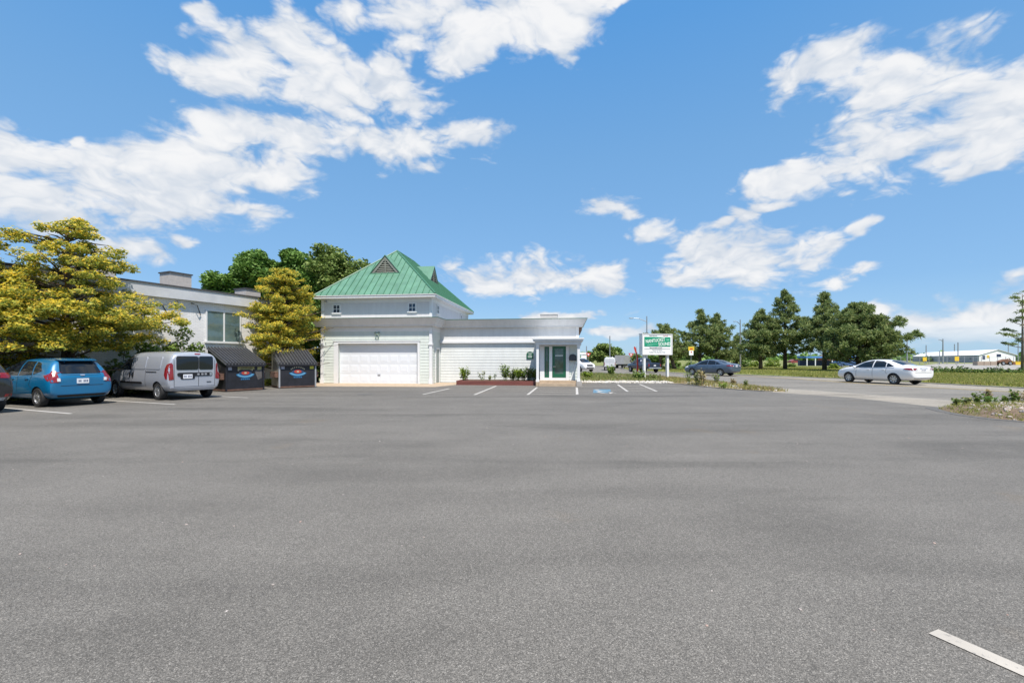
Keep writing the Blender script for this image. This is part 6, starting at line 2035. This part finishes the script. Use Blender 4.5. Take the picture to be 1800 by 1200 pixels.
broad_tree('shrub', 'tall dark shrub filling the gap between dumpster and garage corner', 'shrub', (-12.9, 30.2), 4.2, [(0, 0, 2.4, 1.1, .9, 1.6), (0, 0, 1.0, 1.2, .9, .9)], 75, 40, .12, M['leaf_dense'], per=420, group='shrubs at the brick wall', cr=(.4, .7), tr=.06)
# low dark hedge row and long grass on the verge at right
def hedge(label, pts, h, w, m, seed, name='hedge', per=900):
    rng = np.random.default_rng(seed)
    P = []
    for (xa, ya), (xb, yb) in zip(pts[:-1], pts[1:]):
        n = int(math.hypot(xb - xa, yb - ya) * per / 10)
        f = rng.uniform(0, 1, n)
        c = np.stack([xa + (xb - xa) * f, ya + (yb - ya) * f, np.zeros(n)], 1)
        v = in_ball(rng, n, .5); v[:, 2] = np.abs(v[:, 2])
        hh = h * (.7 + .3 * np.sin(f * 17 + seed) + rng.uniform(-.1, .1, n))
        P.append(c + v * np.stack([np.full(n, w), np.full(n, w), hh], 1))
    t = thing(name, label, name, (0, 0, .1))
    leaf_cloud('foliage', np.concatenate(P), .13, m, t, rng, up=.3)
    b = MB()
    for (xa, ya), (xb, yb) in zip(pts[:-1], pts[1:]):
        for k in range(8):
            f = k / 8; b.tube([(xa + (xb - xa) * f, ya + (yb - ya) * f, 0), (xa + (xb - xa) * f + .1, ya + (yb - ya) * f, h * .7)], .03, 4)
    b.build('stem', M['bark_grey'], t)
hedge('low dark green hedge along the far side of the verge at right', [(38, 47), (44, 46), (52, 44.5), (60, 43)], .75, .9, M['leaf_hedge'], 81, per=1500)
hedge('low dark hedge beneath the leaning pine and the shop sign', [(19.5, 64), (23, 65), (27, 66), (29, 68)], .8, .7, M['leaf_dense'], 82)

tl = np.random.default_rng(90)
n = 9000
P = np.stack([tl.uniform(-700, 900, n), tl.uniform(560, 640, n), np.abs(tl.normal(size=n)) * 3.2], 1)
P[:, 2] *= .55 + .45 * np.sin(P[:, 0] * .021) ** 2
tag(leaf_cloud('far_woods', P, 5.0, M['leaf_dense'], None, tl, up=.2), kind='stuff')
p = at(1797, 636, 240)
tag(leaf_cloud('far_treeline', np.stack([tl.uniform(235, 330, 2500), tl.uniform(255, 262, 2500), np.abs(tl.normal(size=2500)) * 1.6 + .2], 1), 1.1, M['leaf_dense'], None, tl), kind='stuff')

# ------------------------------------------------------------------ plants in the planter and the beds
def plant(label, pos, h, r, seed, m, n_stems=7, leaves=26, leaf=.06, group=None, name='plant', stem_m=None, aspect=2.2):
    """upright stems with leaves along them"""
    rng = np.random.default_rng(seed)
    t = thing(name, label, 'plant', pos, 0, group)
    sb, P = MB(), []
    for i in range(n_stems):
        th = rng.uniform(0, 6.28); rr_ = r * rng.uniform(.15, 1.0)
        hh = h * rng.uniform(.6, 1.05)
        tip = np.array([math.cos(th) * rr_, math.sin(th) * rr_, hh])
        b0 = tip * np.array([.35, .35, 0])
        sb.tube([tuple(b0), tuple((b0 + tip) / 2 + np.array([0, 0, .04])), tuple(tip)], [.009, .007, .004], 4)
        f = rng.uniform(.2, 1, leaves) ** .8
        P.append(b0 + (tip - b0) * f[:, None] + rng.normal(size=(leaves, 3)) * leaf * .8)
    sb.build('stem', stem_m or M['leaf_weed'], t)
    P = np.concatenate(P); P[:, 2] = np.maximum(P[:, 2], .02)
    leaf_cloud('leaves', P, leaf, m, t, rng, up=.35, aspect=aspect)
    return t
def planter_pos(px, back):
    """a spot in the planter's soil at a photo column"""
    for k in range(60):
        x = 1.9 + k * .08
        w_ = bw(x, back)
        if 900 + F * w_.x / w_.y >= px: break
    return (w_.x, w_.y, .21)
plant('bright yellow green leafy plant at the left end of the planter', planter_pos(812, .5), .78, .30, 101, M['leaf_lime'], 12, 30, .075, 'plants in the planter')
plant('sparse dark leggy plant between the bright plant and the long row', planter_pos(846, .4), .62, .24, 102, M['leaf_weed'], 5, 13, .055, 'plants in the planter')
plant('low sparse seedling in the middle of the planter', planter_pos(859, .3), .32, .25, 103, M['leaf_weed'], 6, 12, .05, 'plants in the planter')
plant('tall thin seedling in the middle of the planter', planter_pos(869, .6), .55, .14, 104, M['leaf_bush'], 3, 10, .05, 'plants in the planter')
for k, (px, h, labl) in enumerate(((888, .95, 'tall green plant at the left of the planter row'), (899, .68, 'second green plant in the planter row'), (909, .80, 'third plant of the planter row'), (919, .74, 'fourth plant of the planter row with pale tips'), (929, .82, 'fifth plant of the planter row, under the plaque'), (939, .74, 'last plant of the planter row beside the porch column'))):
    plant(labl, planter_pos(px, .25 + .2 * (k % 2)), h, .36, 110 + k, [M['leaf_bush'], M['leaf_weed'], M['leaf_lime']][k % 3], 15, 30, .058, 'plants in the planter')

def weeds(lbl, lst, grp):
    for k, (x, y, z, h, r, m, l) in enumerate(lst):
        plant(l, (x, y, z), h, r, 200 + len(lbl) * 7 + k, M[m], 8, 16, .05 if h < .8 else .07, grp, 'weed_plant')
gp = lambda px, py: g(px, py)
L1 = []
for px, py, h, r, m, l in ((1212, 676, .75, .35, 'leaf_bush', 'bushy green weed at the left end of the weedy strip'), (1224, 677, .85, .3, 'leaf_weed', 'tall stalky weed in the weedy strip left of the dark sedan'), (1234, 678, .8, .25, 'leaf_straw', 'dry brown stalky weed in the weedy strip below the dark sedan'),
                           (1259, 676, .55, .18, 'leaf_weed', 'slim green weed rising alone from the middle of the strip'), (1270, 683, .32, .28, 'leaf_lime', 'small bright lime weed on the edge of the strip'), (1289, 679, .35, .2, 'leaf_straw', 'low dry weed among straw in the strip'), (1311, 682, .28, .2, 'leaf_weed', 'last small weed at the right tip of the strip')):
    x, y = gp(px, py); L1.append((x, y, lisle_h(x, y) if lisle_in(x, y) else .02, h, r, m, l))
weeds('strip', L1, 'weeds of the strip beside the road')
L2 = []
for px, py, h, r, m, l in ((1681, 716, .24, .10, 'leaf_weed', 'small pale weed at the left tip of the planting bed'), (1700, 715, .26, .14, 'leaf_weed', 'second pale weed at the left of the planting bed'), (1718, 715, .34, .14, 'leaf_bush', 'dark green upright weed in the planting bed'), (1741, 714, .27, .34, 'leaf_dense', 'spreading dark weed in the middle of the planting bed'),
                           (1765, 710, .22, .08, 'leaf_bush', 'narrow pointed weed in the planting bed'), (1782, 712, .42, .12, 'leaf_bush', 'tallest leafy green weed in the planting bed'), (1797, 712, .50, .28, 'leaf_straw', 'dry pinkish seed headed weed at the right edge of the bed'), (1737, 706, .4, .05, 'leaf_straw', 'thin bare stalk in the planting bed')):
    x, y = gp(px, py); z = risle_h(x, y) if risle_in(x, y) else .02
    L2.append((x, y, z, h, r, m, l))
weeds('planting', L2, 'weeds of the planting bed')

# ------------------------------------------------------------------ grass, ground cover and stones
def blades(name, pts, h, w, m, rng, lean=.5):
    """upright grass blades as thin triangles"""
    pts = np.asarray(pts); n = len(pts)
    th = rng.uniform(0, 6.28, n)
    d = np.stack([np.cos(th), np.sin(th), np.zeros(n)], 1)
    hh = (h * rng.uniform(.5, 1.3, n))[:, None]
    ww = (w * rng.uniform(.7, 1.3, n))[:, None]
    ln = rng.normal(size=(n, 3)) * lean * hh; ln[:, 2] = 0
    V = np.empty((n, 3, 3))
    V[:, 0] = pts - d * ww; V[:, 1] = pts + d * ww; V[:, 2] = pts + ln + np.array([0, 0, 1]) * hh
    me = bpy.data.meshes.new(name)
    me.vertices.add(n * 3); me.loops.add(n * 3); me.polygons.add(n)
    me.vertices.foreach_set('co', V.reshape(-1))
    me.loops.foreach_set('vertex_index', np.arange(n * 3, dtype=np.int32))
    me.polygons.foreach_set('loop_start', np.arange(0, n * 3, 3, dtype=np.int32))
    me.materials.append(m); me.update(calc_edges=True)
    return tag(link(name, me), kind='stuff')

def scatter(inside, height, x0, x1, y0, y1, n, rng, patchy=None):
    out = []
    from mathutils import noise as mn
    while len(out) < n:
        x, y = rng.uniform(x0, x1), rng.uniform(y0, y1)
        if inside(x, y):
            if patchy is not None and mn.noise(Vector((x * patchy, y * patchy, 3.3))) < rng.uniform(-.5, .35):
                continue
            out.append((x, y, height(x, y) - .01))
    return out
gr = np.random.default_rng(300)
def fast_scatter(x0, x1, y0, y1, n, inside, z):
    out = []
    X, Y = gr.uniform(x0, x1, n), gr.uniform(y0, y1, n)
    for x, y in zip(X, Y):
        if inside(x, y): out.append((x, y, z))
    return out
blades('grass', fast_scatter(15.5, 62, 22, 86, 130000, verge_in, .10), .11, .04, M['blade_lush'], gr)
blades('grass', fast_scatter(24, 42, 22, 44, 60000, verge_in, .07), .16, .03, M['blade'], gr)
blades('grass', scatter(lisle_in, lisle_h, 10, 13, 20.8, 41, 5200, gr, .7), .16, .016, M['leaf_straw'], gr)
blades('grass', scatter(lisle_in, lisle_h, 10, 13, 20.8, 41, 3800, gr, 1.1), .15, .016, M['blade'], gr)
blades('grass', scatter(risle_in, risle_h, 12, 18, 8.6, 14.7, 5200, gr, .9), .10, .010, M['blade'], gr)
blades('grass', scatter(risle_in, risle_h, 12, 18, 8.6, 14.7, 2500, gr, 1.4), .09, .011, M['blade_lush'], gr)
gb = [(4.5, 28.6), (9.9, 27.6), (10.6, 41), (8, 44.5), (4.2, 46)]
def gb_in(x, y):
    c = False
    for i in range(len(gb)):
        (ax_, ay), (bx_, by) = gb[i], gb[i - 1]
        if (ay > y) != (by > y) and x < (bx_ - ax_) * (y - ay) / (by - ay) + ax_: c = not c
    return c
blades('grass', scatter(lambda x, y: gb_in(x, y) and y > 29.4, lambda x, y: .02, 4, 11, 28, 46, 9000, gr, .5), .24, .03, M['leaf_weed'], gr)
blades('grass', scatter(lambda x, y: gb_in(x, y) and y > 29.2, lambda x, y: .02, 4, 11, 28, 46, 3500, gr, .9), .2, .025, M['leaf_straw'], gr)
for k, (px, py, h, r, m, l) in enumerate(((1075, 661, .9, .55, 'leaf_bush', 'green weed clump in front of the white delivery van'), (1124, 669, .6, .6, 'leaf_bush', 'green weed clump left of the sign post'), (1033, 667, .5, .35, 'leaf_lime', 'lime weed among white stones beside the porch column'), (1150, 668, .35, .6, 'leaf_weed', 'low dark weed between the two sign posts'))):
    x, y = g(px, py)
    plant(l, (x, y, .02), h, r, 400 + k, M[m], 16, 24, .09, 'weeds of the stony bed', 'weed_plant')
# scruffy growth at the foot of the brick wall behind the cars
cov = []
for k in range(14000):
    tt, dd = gr.uniform(-14, 8.4), gr.uniform(.05, 1.2)
    p = WO + WT * tt + WNv * dd
    cov.append((p.x, p.y, gr.uniform(0, .35)))
tag(leaf_cloud('ground_cover', np.array(cov), .07, M['leaf_olive'], None, gr), kind='stuff')

def stones(name, pts, s0, s1, m, rng):
    b = MB()
    for x, y, z in pts:
        s = rng.uniform(s0, s1)
        b.ball((x, y, z + s * .25), (s * rng.uniform(.7, 1.3), s * rng.uniform(.7, 1.3), s * rng.uniform(.4, .7)), 6, 4, 0, .18, random.Random(int(x * 1e4)))
    return tag(b.build(name, m), kind='stuff')
M['white_stone'] = leaf_mat('white_stone', [(0.36, 0.34, 0.31), (0.55, 0.53, 0.50), (0.45, 0.41, 0.35)], 0.0, .9)
M['pink_stone'] = leaf_mat('pink_stone', [(0.34, 0.22, 0.18), (0.48, 0.40, 0.36), (0.30, 0.26, 0.24), (0.55, 0.50, 0.47)], 0.0, .9)
stones('white_stones', scatter(lambda x, y: gb_in(x, y) and (y < 30.6 + gr.normal() * .8 or gr.uniform() < .2), lambda x, y: .015, 4, 11, 28, 40, 1200, gr), .06, .15, M['white_stone'], gr)
stones('white_stones', scatter(lambda x, y: lisle_in(x, y) and y < 28.5, lambda x, y: lisle_h(x, y), 10, 13, 20.8, 28.5, 160, gr), .03, .08, M['white_stone'], gr)
stones('bed_stones', scatter(lambda x, y: risle_in(x, y) and (x > 13.35 + .3 * gr.normal() or gr.uniform() < .06), lambda x, y: risle_h(x, y) - .005, 12, 18, 8.6, 14.7, 2200, gr), .02, .075, M['pink_stone'], gr)
# loose leaves and grit along the lot's left edge
lit = []
for k in range(500):
    p = WO + WT * gr.uniform(-12, 9) + WNv * (1.2 + abs(gr.normal()) * .9)
    lit.append((p.x, p.y, .014))
tag(leaf_cloud('fallen_leaves', np.array(lit), .05, M['leaf_straw'], None, gr, up=.97), kind='stuff')

# odd pebbles and scraps on the open asphalt
grit = []
for k in range(170):
    Y = gr.uniform(2.2, 26); X = gr.uniform(-1.0, 1.0) * Y * 1.1
    if -13 < X < 11: grit.append((X, Y, .006))
stones('loose_grit', grit, .004, .012, M['pink_stone'], gr)
